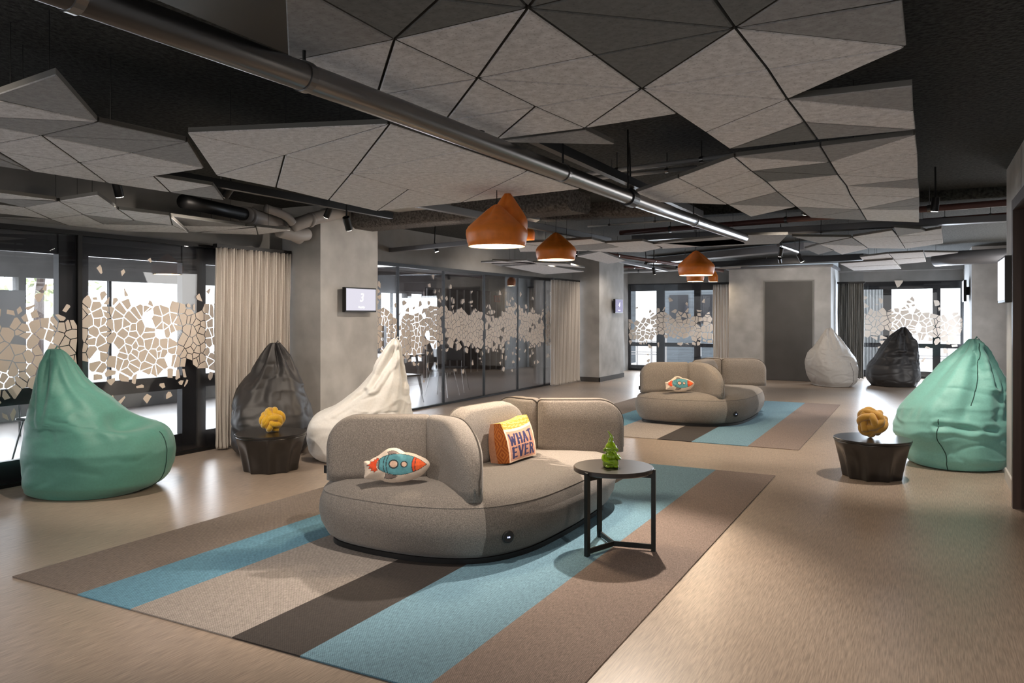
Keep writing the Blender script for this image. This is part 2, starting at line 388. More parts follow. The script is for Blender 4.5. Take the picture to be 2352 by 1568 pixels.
# window 2: frameless meeting-room glass wall between the columns
w = window(2); XM = -6.86
ys = [7.95, 9.275, 10.51, 11.82, 13.1, 14.3, 15.2, 15.67]
for a, b in zip(ys, ys[1:]): obj('glass_pane', BX(XM - .012, XM, a + .015, b - .015, .03, 2.17), 'glass_d' if b < 14.5 else 'glass', w)
for y in ys[1:-1]: obj('mullion', BX(XM - .025, XM + .012, y - .018, y + .018, 0.03, 2.18), 'black', w)
bm = bmesh.new(); box(bm, XM - .03, XM + .02, 7.95, 15.67, 0, .03); box(bm, XM - .03, XM + .02, 7.95, 15.67, 2.17, 2.22)
obj('track_frame', bm, 'black', w)
for k, (a, b) in enumerate(zip(ys[:-2], ys[1:-1])):
    mosaic(a + .02, b - .02, lambda u, z: (XM + .004, u, z), .09, 11 + k, zc=1.22 + .03 * math.sin(k * 2), half=.30, parent=w, gap=.009)
bm = bmesh.new()
obj('door_pull', BX(XM + .0, XM + .03, 8.9, 8.96, .98, 1.30), 'steel', w)
# window 3: far left glazing
w = window(3); YF = 19.5
obj('glass_pane', BX(-6.9, -3.93, YF - .012, YF, .05, 2.25), 'glass', w)
bm = bmesh.new()
for a, b in ((-6.9, -6.84), (-6.13, -5.92), (-5.14, -4.97), (-4.1, -3.93)): box(bm, a, b, YF + .03, YF + .1, 0, 2.28)
for z0, z1 in ((0, .14), (.64, .74), (2.09, 2.28)): box(bm, -6.9, -3.93, YF + .04, YF + .09, z0, z1)
obj('window_frame', bm, 'frame', w)
mosaic(-6.88, -4.6, lambda u, z: (u, YF - .017, z), .115, 31, zc=1.12, half=.30, parent=w, gap=.012)
# window 4: far right glazing
w = window(4); YG = 20.0
obj('glass_pane', BX(-1.75, .82, YG - .012, YG, .05, 2.22), 'glass', w)
bm = bmesh.new()
for a, b in ((-1.75, -1.5), (-.81, -.63), (.21, .37), (.76, .82)): box(bm, a, b, YG + .03, YG + .1, 0, 2.24)
for z0, z1 in ((0, .16), (.70, .80), (2.06, 2.24)): box(bm, -1.75, .82, YG + .04, YG + .09, z0, z1)
obj('window_frame', bm, 'frame', w)
mosaic(-1.3, .80, lambda u, z: (u, YG - .017, z), .12, 41, zc=1.22, half=.30, parent=w, gap=.012)

# ---- rooms and outside beyond the glass
struct('floor_meeting_room', BX(-11.2, -6.95, -3, 19.5, -.08, 0), 'floor_grey')
struct('ceiling_meeting_room', BX(-11.2, -7.0, -3, 19.5, 2.5, 2.6), 'ceil_in')
bm = bmesh.new()
box(bm, -11.2, -11.05, -3, 19.5, 0, .3); box(bm, -11.2, -11.05, -3, 19.5, 1.98, 2.5)
for a, b in ((-3, -1.4), (.9, 1.0), (3.6, 3.7), (6.2, 6.3), (8.9, 9.0), (11.5, 11.7), (14.1, 14.3), (15.3, 15.5), (16.7, 19.5)): box(bm, -11.2, -11.05, a, b, .3, 1.98)
struct('wall_meeting_room_outer', bm, 'header')
struct('wall_meeting_room_end', BX(-11.05, -7.1, 19.3, 19.5, 0, 2.5), 'header')
# partition between the two rooms
struct('wall_meeting_room_start', BX(-11.05, -7.0, -3.1, -3, 0, 2.5), 'header')
w = window(5)
for a, b in ((-1.4, .9), (1.0, 3.6), (3.7, 6.2), (6.3, 8.9), (9.0, 11.5), (11.7, 14.1), (14.3, 15.3), (15.5, 16.7)):
    bm = bmesh.new(); m_ = (a + b) / 2
    box(bm, -11.16, -11.1, m_ - .02, m_ + .02, .3, 1.98)
    obj('window_frame', bm, 'frame', w)
    obj('glass_pane', BX(-11.13, -11.12, a, b, .3, 1.98), 'glass', w)
# slatted blind along the far side of the meeting room
t = thing('slatted_blind', 'brown slatted blind with pale gaps behind the meeting room glass', 'blind', (-10.2, 16.8, 0))
obj('blind_panel', BX(-.02, .02, -2.0, 2.4, .0, 2.1), 'slat', t)
for k in range(14):
    obj('slat', BX(.022, .05, -1.95 + k * .33, -1.92 + k * .33, .0, 2.08), 'slatw', t)
o = obj('toilet_sign', BX(-.01, .01, -.16, .16, -.09, .09), 'redsign'); o.location = (-10.15, 18.2, 1.9)
tag(o, 'small red sign seen through the meeting room glass wall', 'sign')
bm = bmesh.new()
for s in (-.07, .07):
    sphere(bm, (.012, s, .035), .014, (.3, 1, 1), 8); box(bm, .010, .014, s - .018, s + .018, -.055, .02)
obj('pictogram', bm, 'slatw', o)
for k, (x, y) in enumerate(((-8.2, 3.6), (-8.6, 5.1), (-9.4, 2.6), (-8.3, 9.6), (-8.3, 11.2), (-9.2, 10.2), (-9.3, 12.6))):
    o = obj('ceiling_strip_light', BX(-.6, .6, -.06, .06, 0, .05), 'strip'); o.location = (x, y, 2.44)
    tag(o, 'lit linear ceiling lamp behind the glass, ' + ('over the dark table at far left', 'above the chair behind the near glass', 'deepest in behind the near glass', 'over the near end of the meeting table', 'over the far end of the meeting table', 'behind the meeting table', 'furthest back toward the blind')[k], 'lamp', 'linear lamps behind the glass')
# tables and chairs behind the glass
def wire_chair():
    r = thing('meeting_chair', 'x', 'chair')
    bm = bmesh.new(); box(bm, -.21, .21, -.2, .2, .44, .47); bevel(obj('seat', bm, 'drum', r), .02)
    bm = bmesh.new(); box(bm, -.2, .2, .19, .215, .60, .84); bevel(obj('backrest', bm, 'drum', r), .02)
    for sx in (-1, 1):
        for sy in (-1, 1):
            top = (.16 * sx, .15 * sy, .44)
            obj('leg', TUBE([top, (.23 * sx, .23 * sy, .0)], .009, 6), 'steel', r)
        obj('back_post', TUBE([(.17 * sx, .18, .45), (.18 * sx, .205, .82)], .008, 6), 'steel', r)
    return r
c0 = wire_chair(); first = True
for x, y, a, lab in ((-7.65, 9.55, 60, 'meeting chair with splayed wire legs nearest behind the glass wall, left of the others'), (-7.6, 10.45, 80, 'wire legged meeting chair second from the left behind the glass wall'),
                (-7.6, 11.6, 95, 'wire legged meeting chair behind the second glass mullion'), (-7.9, 12.5, 200, 'wire legged meeting chair furthest right behind the glass wall'),
                (-9.35, 9.9, -90, 'meeting chair on the far side of the meeting table, nearer the column'), (-9.35, 11.2, -80, 'meeting chair on the far side of the meeting table, nearer the blind')):
    r = c0 if first else dup_tree(c0); first = False
    r.location = (x, y, 0); r.rotation_euler = (0, 0, R(a)); r['label'] = lab; r['group'] = 'wire chairs behind the glass'
def work_table(x, y, L, lab):
    t = thing('meeting_table', lab, 'table', (x, y, 0))
    bevel(obj('tabletop', BX(-.4, .4, -L / 2, L / 2, .70, .74), 'drum', t), .006)
    for sx in (-1, 1):
        for sy in (-1, 1):
            obj('leg', TUBE([(.34 * sx, sy * (L / 2 - .2), .70), (.38 * sx, sy * (L / 2 - .08), 0)], .022, 8), 'steel', t)
work_table(-8.5, 10.6, 2.4, 'long dark table inside the meeting room behind the glass')
work_table(-7.75, 2.95, 1.9, 'dark table behind the glass, left of the teal beanbag')
r = dup_tree(c0); r.location = (-7.5, 4.5, 0); r.rotation_euler = (0, 0, R(100)); r['label'] = 'wire legged chair behind the near glass wall beside the dark table'
for k, (x, y) in enumerate(((-9.9, 2.9), (-9.7, 4.9))):
    t = thing('white_board', ('white board on a floor stand behind the glass, left one', 'pale board on a floor stand behind the glass, right one')[k], 'board', (x, y, 0), R(75))
    obj('panel', BX(-.55, .55, -.015, .015, .8, 1.75), 'extpale', t)
    for s in (-1, 1): obj('leg', TUBE([(s * .5, 0, 0), (s * .5, 0, .8)], .015, 6), 'steel', t)
# outside
struct('ground_outside', BX(-40, 20, 20.2, 60, -.3, -.1), 'ext')
struct('ground_outside_left', BX(-40, -11.2, -10, 20.2, -.3, -.1), 'ext')
t = thing('facade_building', 'grey clad building outside the far left window', 'building', (-5.1, 24, -.1))
obj('wall', BX(-2.35, 3.2, 0, 3, 0, 8), 'extwall', t)
for k in range(4): obj('window', BX(-2.0 + k * .95, -1.4 + k * .95, -.03, 0, 1.3, 2.2), 'frame', t)
bm = bmesh.new(); box(bm, -10.5, -8.36, 24, 24.4, -.1, 6)
o = obj('facade_building', bm, 'extwall'); tag(o, 'narrow dark building strip outside the far left window, left of the white gap', 'building')
def railing(x0, x1, y, lab):
    t = thing('terrace_railing', lab, 'railing', (x0, y, -.1))
    for z in (.35, .42, .75, 1.0): obj('rail', BX(0, x1 - x0, -.02, .02, z, z + .03), 'pvc', t)
    for k in range(5):
        xx = (x1 - x0) * k / 4; obj('post', BX(xx - .02, xx + .02, -.025, .025, 0, 1.05), 'pvc', t)
railing(-1.8, 3.0, 24, 'pale terrace railing outside the far right window')
railing(-8.6, -6.8, 22.6, 'pale terrace railing outside the far left window')
t = thing('outdoor_curtain', 'pale vertical curtain outside at the left of the far right window', 'curtain', (-1.55, 21.2, 0))
bm = bmesh.new(); n = 60
vv = [[bm.verts.new((k / n * .75, .04 * math.sin(k * 1.1), z)) for z in (.0, 2.4)] for k in range(n + 1)]
for k in range(n): bm.faces.new((vv[k][0], vv[k + 1][0], vv[k + 1][1], vv[k][1]))
obj('cloth', bm, 'extpale', t, smooth=True)
# trees outside the left windows
for k, (x, y, s) in enumerate(((-17, 7, 2.2), (-18, 10.5, 2.6))):
    t = thing('street_tree', ('pale leafy tree outside behind the near glass, left one', 'pale leafy tree outside behind the near glass, right one')[k], 'tree', (x, y, -.1))
    obj('trunk', TUBE([(0, 0, 0), (.1, 0, 2), (.1, .1, 3)], [.14, .1, .07], 8), 'brown', t)
    bm = bmesh.new(); rnd = random.Random(k)
    for q in range(500):
        v = Vector((rnd.gauss(0, 1), rnd.gauss(0, 1), rnd.gauss(0, 1))).normalized() * rnd.random() ** .4 * s * .6
        p = v + Vector((0, 0, 3.0)); r_ = .09
        a = Vector((rnd.uniform(-1, 1), rnd.uniform(-1, 1), rnd.uniform(-1, 1))) * r_; b = Vector((rnd.uniform(-1, 1), rnd.uniform(-1, 1), rnd.uniform(-1, 1))) * r_
        bm.faces.new([bm.verts.new(p + a), bm.verts.new(p + b), bm.verts.new(p - a), bm.verts.new(p - b)])
    obj('crown', bm, 'leaf', t, keep=True)

# ================================================================== CURTAINS
def curtain(lab, a, b, ztop, folds, m='curtain', depth=.055, seed=0):
    a, b = Vector(a), Vector(b); L = (b - a).length; d = (b - a) / L; nrm = Vector((d.y, -d.x))
    t = thing('pleated_curtain', lab, 'curtain', (a.x, a.y, 0), math.atan2(d.y, d.x))
    rnd = random.Random(seed); n = folds * 10; bm = bmesh.new()
    ph = [rnd.uniform(-.5, .5) for _ in range(folds + 2)]; am = [rnd.uniform(.7, 1.2) for _ in range(folds + 2)]
    zs = [.012, .05, .15, .5, 1.0, 1.5, ztop - .12, ztop - .02]
    rows = []
    for zi, z in enumerate(zs):
        row = []
        for k in range(n + 1):
            f = k / 10; i = int(f); u = f - i; w_ = ph[i] * (1 - u) + ph[i + 1] * u; A = am[i] * (1 - u) + am[i + 1] * u
            s = math.sin(2 * math.pi * f + w_ * (1.2 if z < 1 else .6))
            s = math.copysign(abs(s) ** .75, s)
            fl = 1 + (.22 if zi < 2 else (.08 if zi < 3 else 0))
            row.append(bm.verts.new((k / n * L + .012 * math.sin(f * 4 + z * 3), s * depth * .5 * A * fl + (.01 * math.sin(f * 9 + 2) if zi == 0 else 0), z + (.012 * math.sin(f * 3.7) + .01 if zi == 0 else 0))))
        rows.append(row)
    for A_, B_ in zip(rows, rows[1:]):
        for k in range(n): bm.faces.new((A_[k], A_[k + 1], B_[k + 1], B_[k]))
    o = obj('cloth', bm, m, t, smooth=True); sd = o.modifiers.new('solid', 'SOLIDIFY'); sd.thickness = .004
    obj('curtain_rail', BX(-.02, L + .02, -.03, .03, ztop - .025, ztop + .015), 'black', t)
curtain('beige pleated curtain between near glass and grey column', (-6.66, 5.78), (-6.66, 6.84), 2.2, 24, seed=1, depth=.09)
curtain('pale pleated curtain at the end of the meeting room glass', (-6.66, 14.25), (-6.66, 15.6), 2.2, 20, seed=2, depth=.09)
curtain('narrow white pleated curtain left of the wall with dark door', (-4.60, 19.3), (-3.98, 19.3), 2.24, 9, seed=3)
curtain('dark grey pleated curtain right of the wall with dark door', (-1.70, 19.1), (-1.16, 19.1), 2.2, 12, 'curtain_g', seed=4)

# ================================================================== RUGS
def rug(y0, y1, lab):
    xs = [-4.445, -3.86, -3.437, -2.734, -2.33, -1.702, -1.17]
    bm = bmesh.new()
    for k, (a, b) in enumerate(zip(xs, xs[1:])): box(bm, a, b, 0, y1 - y0, .001, .007, k)
    o = obj('striped_rug', bm, ['rug%d' % k for k in range(6)]); o.location = (0, y0, 0)
    tag(o, lab, 'rug')
rug(2.46, 7.25, 'striped blue, grey and brown woven rug under the near sofa')
rug(8.74, 13.5, 'striped blue, grey and brown woven rug under the far sofa')

# ================================================================== SOFAS
OUT = [(-.62, -1.03), (-.25, -1.11), (.18, -1.08), (.50, -.92), (.67, -.60), (.72, -.15), (.72, .30), (.68, .72), (.50, 1.02), (.25, 1.11), (-.18, 1.08), (-.50, .92), (-.67, .60), (-.74, .15), (-.76, -.30), (-.78, -.78)]
def resamp(pts, n):
    pts = [Vector(p) for p in pts]; L = [0]
    for a, b in zip(pts, pts[1:] + pts[:1]): L.append(L[-1] + (b - a).length)
    out = []; tot = L[-1]; j = 0
    for k in range(n):
        s = tot * k / n
        while L[j + 1] < s: j += 1
        t = (s - L[j]) / (L[j + 1] - L[j]); out.append(pts[j].lerp(pts[(j + 1) % len(pts)], t))
    return out
def offset_ring(ring, d):
    n = len(ring); out = []
    for i in range(n):
        t = (ring[(i + 2) % n] - ring[(i - 2) % n]).normalized(); out.append(ring[i] - Vector((-t.y, t.x)) * -d * 1)
    return out
def split_line(bm, geom, co, no, keep_pos):
    bmesh.ops.bisect_plane(bm, geom=list(bm.verts) + list(bm.edges) + list(bm.faces), plane_co=co, plane_no=no, clear_inner=keep_pos, clear_outer=not keep_pos)
def build_sofa(lab):
    root = thing('island_sofa', lab, 'sofa')
    ring = resamp(catmull(OUT, 8, True), 160)           # counter-clockwise
    prof = [(.125, .036), (.10, .040), (.055, .075), (.015, .15), (0, .22), (.006, .28), (.022, .325), (.0285, .338), (.031, .342), (.0285, .347), (.05, .372), (.085, .398), (.15, .415), (.30, .424), (.50, .427)]
    def base():
        bm = bmesh.new(); rows = []
        for ins, z in prof:
            rg = offset_ring(ring, -ins) if ins < .2 else [Vector((p.x * (1 - ins / .72), p.y * (1 - ins / 1.08))) for p in ring]
            if ins < .2:
                # inward offset along the normal
                rg = []
                n = len(ring)
                for i in range(n):
                    t = (ring[(i + 3) % n] - ring[(i - 3) % n]).normalized(); rg.append(ring[i] + Vector((-t.y, t.x)) * ins)
            rows.append([bm.verts.new((p.x, p.y, z)) for p in rg])
        for A_, B_ in zip(rows, rows[1:]):
            n = len(A_)
            for k in range(n): bm.faces.new((A_[k], A_[(k + 1) % n], B_[(k + 1) % n], B_[k]))
        bm.faces.new(rows[0][::-1]); c_ = bm.verts.new((0, 0, .428)); n = len(ring)
        for k in range(n): bm.faces.new((rows[-1][k], rows[-1][(k + 1) % n], c_))
        return bm
    # three seat cushions parted by seams that run out under the backrests
    def pinch(bm, co, no):
        for v in bm.verts:
            d = abs((v.co - co).dot(no)); 
            if d < .03 and v.co.z > .03:
                k = (1 - d / .03) ** 2 * .016
                v.co.z -= k if v.co.z > .33 else 0
                c = Vector((v.co.x, v.co.y, 0)); L = c.length
                if L > .1: v.co -= c / L * k
    def seat(cuts):
        bm = base()
        for co, no, kp in cuts:
            keepn = no * (1 if kp else -1)
            for dd in (.008, .018, .032, .05):
                bmesh.ops.bisect_plane(bm, geom=list(bm.verts) + list(bm.edges) + list(bm.faces), plane_co=co + keepn * dd, plane_no=no)
            split_line(bm, None, co + keepn * .0015, no, kp)
            bound = [e for e in bm.edges if e.is_boundary]
            bmesh.ops.holes_fill(bm, edges=bound, sides=0)
        for v in bm.verts:
            for co, no, kp in cuts:
                d = abs((v.co - co).dot(no))
                if d < .05:
                    g = 1 - math.sqrt(max(0, 1 - (1 - d / .05) ** 2)); k = g * .034
                    c = Vector((v.co.x, v.co.y, 0)); L = c.length; up = max(0, min(1, (v.co.z - .34) / .06))
                    v.co.z -= k * up * .9
                    if L > .2: v.co -= c / L * k * (1 - up)
        return bm
    na = Vector((.36, -.93, 0)).normalized(); nb = -na
    ca_ = Vector((.44, -1.0, 0)); cb_ = -ca_
    # near cut runs from the front right rim towards the divider
    d_ = (Vector((-.03, -.62, 0)) - Vector((.50, -1.0, 0))).normalized(); na = Vector((d_.y, -d_.x, 0))
    A0 = Vector((.49, -.965, 0))
    for cuts in ([(A0, na, True)], [(A0, na, False), (-A0, -na, False)], [(-A0, -na, True)]):
        bm = seat([(c, n, k) for c, n, k in cuts])
        o = obj('seat_cushion', bm, 'sofa', root, smooth=True)
        o.modifiers.new('e', 'EDGE_SPLIT').split_angle = R(60)
    # shadow line plinth
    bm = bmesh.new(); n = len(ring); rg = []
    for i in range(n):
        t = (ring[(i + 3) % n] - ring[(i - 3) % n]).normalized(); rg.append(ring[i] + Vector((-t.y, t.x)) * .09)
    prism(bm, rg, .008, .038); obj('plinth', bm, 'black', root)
    # backrests: upright slabs with rounded upper corners, bent in plan
    def back(path, h0, h1, rl, rr, th=.13, name='backrest', el=.06, er=.06):
        pts = [Vector(p) for p in catmull(path, 10)]
        L = [0]
        for a, b in zip(pts, pts[1:]): L.append(L[-1] + (b - a).length)
        tot = L[-1]; bm = bmesh.new(); sec = []
        N = 44
        def at(s):
            for j in range(len(pts) - 1):
                if L[j + 1] >= s - 1e-9: break
            t = (s - L[j]) / (L[j + 1] - L[j]); p = pts[j].lerp(pts[j + 1], t)
            a = pts[max(0, j - 1)]; b = pts[min(len(pts) - 1, j + 2)]; d = (b - a).normalized()
            return p, Vector((-d.y, d.x))
        edge = []
        for k in range(N + 1):
            u = .5 - .5 * math.cos(math.pi * k / N); s = tot * u
            top = h1
            if s < rl: top = h1 - min(rl, .33) * (1 - math.sqrt(max(0, 1 - ((rl - s) / rl) ** 2)))
            if tot - s < rr: top = h1 - min(rr, .31) * (1 - math.sqrt(max(0, 1 - ((rr - tot + s) / rr) ** 2)))
            top = max(top, h0 + .11)
            p, nn = at(s)
            # puffed section: thinner towards every free edge
            endf = min(1, s / el, (tot - s) / er); endf = math.sqrt(max(0, 1 - (1 - endf) ** 2)) * .85 + .15
            ring_ = []
            cr = th / 2 * .8; hh = th / 2 * endf
            sec_pts = [(-1, h0), (-1, h0 + .06), (-1.04, h0 + (top - h0) * .35), (-1.03, h0 + (top - h0) * .6)]
            zt = top
            for q in range(7):
                ang = math.pi * q / 6; sec_pts.append((-math.cos(ang), zt - cr * .55 + cr * .55 * math.sin(ang)))
            sec_pts += [(1.03, h0 + (top - h0) * .6), (1.04, h0 + (top - h0) * .35), (1, h0 + .06), (1, h0)]
            last = h0
            for q, (a_, z_) in enumerate(sec_pts):
                z_ = max(z_, h0)
                ring_.append(bm.verts.new((p.x + nn.x * a_ * hh, p.y + nn.y * a_ * hh, z_)))
            sec.append(ring_); edge.append(Vector((p.x + nn.x * hh * .72, p.y + nn.y * hh * .72, top - .012)))
        for A_, B_ in zip(sec, sec[1:]):
            m_ = len(A_)
            for k in range(m_): bm.faces.new((A_[k], A_[(k + 1) % m_], B_[(k + 1) % m_], B_[k]))
        bm.faces.new(sec[0]); bm.faces.new(sec[-1][::-1])
        o = obj(name, bm, 'sofa', root, smooth=True)
        # piping along the rim
        pp = [Vector((edge[0].x, edge[0].y, h0 + .03))] + edge + [Vector((edge[-1].x, edge[-1].y, h0 + .03))]
        obj('piping', TUBE([p + Vector((0, 0, .003)) for p in pp], .005, 6), 'piping', o)
        return o
    z0, z1 = .405, .815
    for s in (1, -1):
        back([(s * -.66, s * -.93), (s * -.40, s * -.77), (s * -.09, s * -.60)], z0, z1, .20, .03, .14, el=.06, er=.10)
        back([(s * -.09, s * -.60), (s * .10, s * -.66), (s * .34, s * -.84), (s * .45, s * -.915)], z0 - .03, z1, .03, .44, .15, el=.10, er=.16)
    back([(-.06, -.44), (-.04, 0), (.02, .42)], z0, .825, .22, .24, .15)
    # round power socket low on the front
    p = Vector((.585, -.80, .17)); nn = Vector((.80, -.60, 0)).normalized()
    bm = bmesh.new(); lathe(bm, [(.001, .0), (.036, .0), (.036, .010), (.030, .014), (.001, .014)], 24)
    o = obj('power_socket', bm, 'black', root, smooth=False); o.location = p + nn * -.004; o.rotation_euler = nn.to_track_quat('Z', 'Y').to_euler()
    bm = bmesh.new(); box(bm, -.008, -.002, -.005, .003, .0145, .016); box(bm, .002, .008, -.005, .003, .0145, .016)
    obj('status_light', bm, 'glow', o)
    o = obj('label_tab', BX(-.682, -.655, -.935, -.930, .44, .49), 'black', root)
    return root
s1 = build_sofa('near taupe wool island sofa with lettered pillow, on the near striped rug'); s1.location = (-2.70, 4.72, .0)
s2 = dup_tree(s1); s2.location = (-2.72, 10.98, .0); s2['label'] = 'far taupe wool island sofa in front of the dark door'
for s_ in (s1, s2): s_.location.z = .0

# ---- rocket pillow: printed picture on a padded shaped pillow (drawn in the picture's own units)
RO = [(190, 670), (240, 640), (300, 628), (360, 630), (400, 590), (480, 545), (600, 480), (700, 400), (780, 335), (860, 280), (960, 245), (1080, 235), (1180, 245), (1290, 295), (1400, 355), (1520, 365), (1700, 400), (1850, 460), (2000, 520), (2100, 590), (2155, 680), (2150, 770), (2080, 890), (1980, 1000), (1850, 1090), (1650, 1170), (1400, 1230), (1150, 1262), (980, 1262), (850, 1240), (740, 1200), (560, 1175), (400, 1170), (280, 1165), (225, 1120), (235, 1000), (225, 850), (200, 740)]
BODY = [(600, 740), (620, 650), (680, 570), (760, 510), (900, 460), (1100, 425), (1300, 420), (1500, 440), (1710, 500), (1850, 560), (1980, 640), (2075, 710), (1980, 790), (1850, 880), (1700, 945), (1500, 1010), (1300, 1050), (1100, 1045), (930, 1010), (780, 960), (680, 910), (620, 840)]
def ell(x, y, cx, cy, rx, ry): return ((x - cx) / rx) ** 2 + ((y - cy) / ry) ** 2
FIN1 = [(870, 370), (960, 335), (1060, 325), (1150, 345), (1260, 415), (1100, 425), (920, 455), (910, 410)]
FIN2 = [(860, 1000), (930, 1015), (1080, 1048), (1240, 1055), (1150, 1120), (1050, 1160), (950, 1170), (820, 1140), (862, 1070)]
FLAME = [(670, 580), (570, 538), (570, 600), (495, 600), (500, 650), (375, 660), (400, 715), (265, 800), (385, 800), (340, 885), (440, 880), (415, 950), (520, 935), (510, 995), (630, 915), (600, 850), (590, 740), (610, 650)]
def edge_d(x, y, poly):
    best = 1e9; n = len(poly)
    for i in range(n):
        ax, ay = poly[i]; bx, by = poly[(i + 1) % n]; dx, dy = bx - ax, by - ay
        t = max(0, min(1, ((x - ax) * dx + (y - ay) * dy) / (dx * dx + dy * dy + 1e-9)))
        best = min(best, math.hypot(x - ax - t * dx, y - ay - t * dy))
    return best
RM = ['pillow', 'r_blue', 'r_red', 'r_line', 'r_grey', 'r_pink', 'r_red2']
def rocket_col(x, y):
    if inpoly(x, y, BODY):
        if edge_d(x, y, BODY) < 13: return 3
        e = ell(x, y, 1090, 730, 150, 135)
        if e < 1: return 5 if ell(x, y, 1090, 730, 112, 98) < 1 else 3
        e = ell(x, y, 1400, 730, 108, 98)
        if e < 1: return 5 if ell(x, y, 1400, 730, 76, 68) < 1 else 3
        # curved hoops
        k = ((y - 735) / 290) ** 2
        for xc, cv in ((1625, 90), (1720, 60), (785, 80), (870, 80), (655, 60)):
            if abs(x - (xc + cv * k)) < 11: return 3
        if x > 1625 + 90 * k: return 2 if x < 1720 + 60 * k else 6
        if x < 650 + 60 * k: return 4
        return 1
    for f in (FIN1, FIN2):
        if inpoly(x, y, f): return 3 if edge_d(x, y, f) < 10 else 4
    if inpoly(x, y, FLAME): return 3 if edge_d(x, y, FLAME) < 9 else 2
    return 0
def rocket_pillow(lab):
    root = thing('rocket_pillow', lab, 'pillow', group=None)
    NX, NY = 150, 80; x0, x1, y0, y1 = 185, 2160, 235, 1265; sc = .40 / (x1 - x0)
    oc = catmull([(a, b) for a, b in RO], 3, True)
    bm = bmesh.new(); V = {}
    def key(i, j, side):
        if (i, j, side) in V: return V[i, j, side]
        x = x0 + (x1 - x0) * i / NX; y = y0 + (y1 - y0) * j / NY
        d = edge_d(x, y, oc); inn = inpoly(x, y, oc)
        if not inn:   # snap outside points to the outline
            best = min(oc, key=lambda p: (p[0] - x) ** 2 + (p[1] - y) ** 2); x, y = best; d = 0
        h = .052 * (1 - math.exp(-d / 170)) + .004 * noise.noise(Vector((x / 160, y / 160, 3))) * min(1, d / 60)
        if side == 1 and d == 0: V[i, j, 0] = V.get((i, j, 0)) or bm.verts.new(((x - 1170) * sc, 0, (750 - y) * sc)); V[i, j, 1] = V[i, j, 0]; return V[i, j, 0]
        v = bm.verts.new(((x - 1170) * sc, -h if side == 0 else h, (750 - y) * sc)); V[i, j, side] = v; return v
    for side in (0, 1):
        for i in range(NX):
            for j in range(NY):
                x = x0 + (x1 - x0) * (i + .5) / NX; y = y0 + (y1 - y0) * (j + .5) / NY
                if not inpoly(x, y, oc): continue
                vs_ = [key(i, j, side), key(i + 1, j, side), key(i + 1, j + 1, side), key(i, j + 1, side)]
                if len(set(vs_)) < 3: continue
                u = []; [u.append(v) for v in vs_ if v not in u]
                try: f = bm.faces.new(u if side == 0 else u[::-1])
                except ValueError: continue
                f.material_index = rocket_col(x, y) if side == 0 else 0
    o = obj('printed_cover', bm, RM, root, smooth=True)
    return root
rp = rocket_pillow('rocket-shaped printed pillow on the near sofa')
def set_pillow(rp, cx, cy, z, ang, tilt):
    rp.location = (cx, cy, z); rp.rotation_euler = (R(tilt), 0, ang)
pc = PD(911, 1068, 4.68)
set_pillow(rp, pc.x, pc.y, pc.z, R(33), -14)
rp.rotation_euler = (R(-14), R(2), R(33))
rp2 = dup_tree(rp); rp2['label'] = 'rocket-shaped printed pillow on the far sofa'
rp2.location = (pc.x - .02, pc.y + 6.26, pc.z)

# ---- lettered boxy pillow
GL = {'W': [((0, 1), (.22, 0)), ((.22, 0), (.5, .75)), ((.5, .75), (.72, 0)), ((.72, 0), (1, 1))],
      'H': [((.08, 0), (.08, 1)), ((.92, 0), (.92, 1)), ((.08, .5), (.92, .5))],
      'A': [((0, 0), (.5, 1)), ((.5, 1), (1, 0)), ((.22, .32), (.78, .32))],
      'T': [((.5, 0), (.5, 1)), ((0, .94), (1, .94))],
      'E': [((.12, 0), (.12, 1)), ((.12, .05), (.95, .05)), ((.12, .95), (.95, .95)), ((.12, .5), (.75, .5))],
      'V': [((0, 1), (.5, 0)), ((.5, 0), (1, 1))],
      'R': [((.1, 0), (.1, 1)), ((.1, .95), (.7, .93)), ((.7, .93), (.9, .74)), ((.9, .74), (.7, .52)), ((.7, .52), (.1, .5)), ((.5, .5), (.98, 0))]}
def letter_hit(u, v):
    for word, vb in (('WHAT', .54), ('EVER', .09)):
        hgt = .35
        if not (vb - .03 < v < vb + hgt + .03): continue
        for k, ch in enumerate(word):
            x0 = (.05 if ch == 'W' else .085) + k * .23; w_ = .185 if ch == 'W' else .15; uu = (u - x0) / w_; v2 = (v - vb) / hgt
            if not (-.25 < uu < 1.25): continue
            for (ax, ay), (bx, by) in GL[ch]:
                dx, dy = (bx - ax) * w_, (by - ay) * hgt; px_, py_ = (uu - ax) * w_, (v2 - ay) * hgt
                t = max(0, min(1, (px_ * dx + py_ * dy) / (dx * dx + dy * dy)))
                th = ((.024 if ch == 'W' else .034) if abs(by - ay) > .4 else .022) + .008 * abs(t - .5) * 2
                if math.hypot(px_ - t * dx, py_ - t * dy) < th: return True
    return False
t = thing('lettered_pillow', 'boxy pink and orange pillow reading WHAT EVER on near sofa', 'pillow')
wm = ['w_pink', 'w_navy', 'w_edge', 'w_yel', 'w_yel2', 'w_or', 'w_or2', 'w_side']
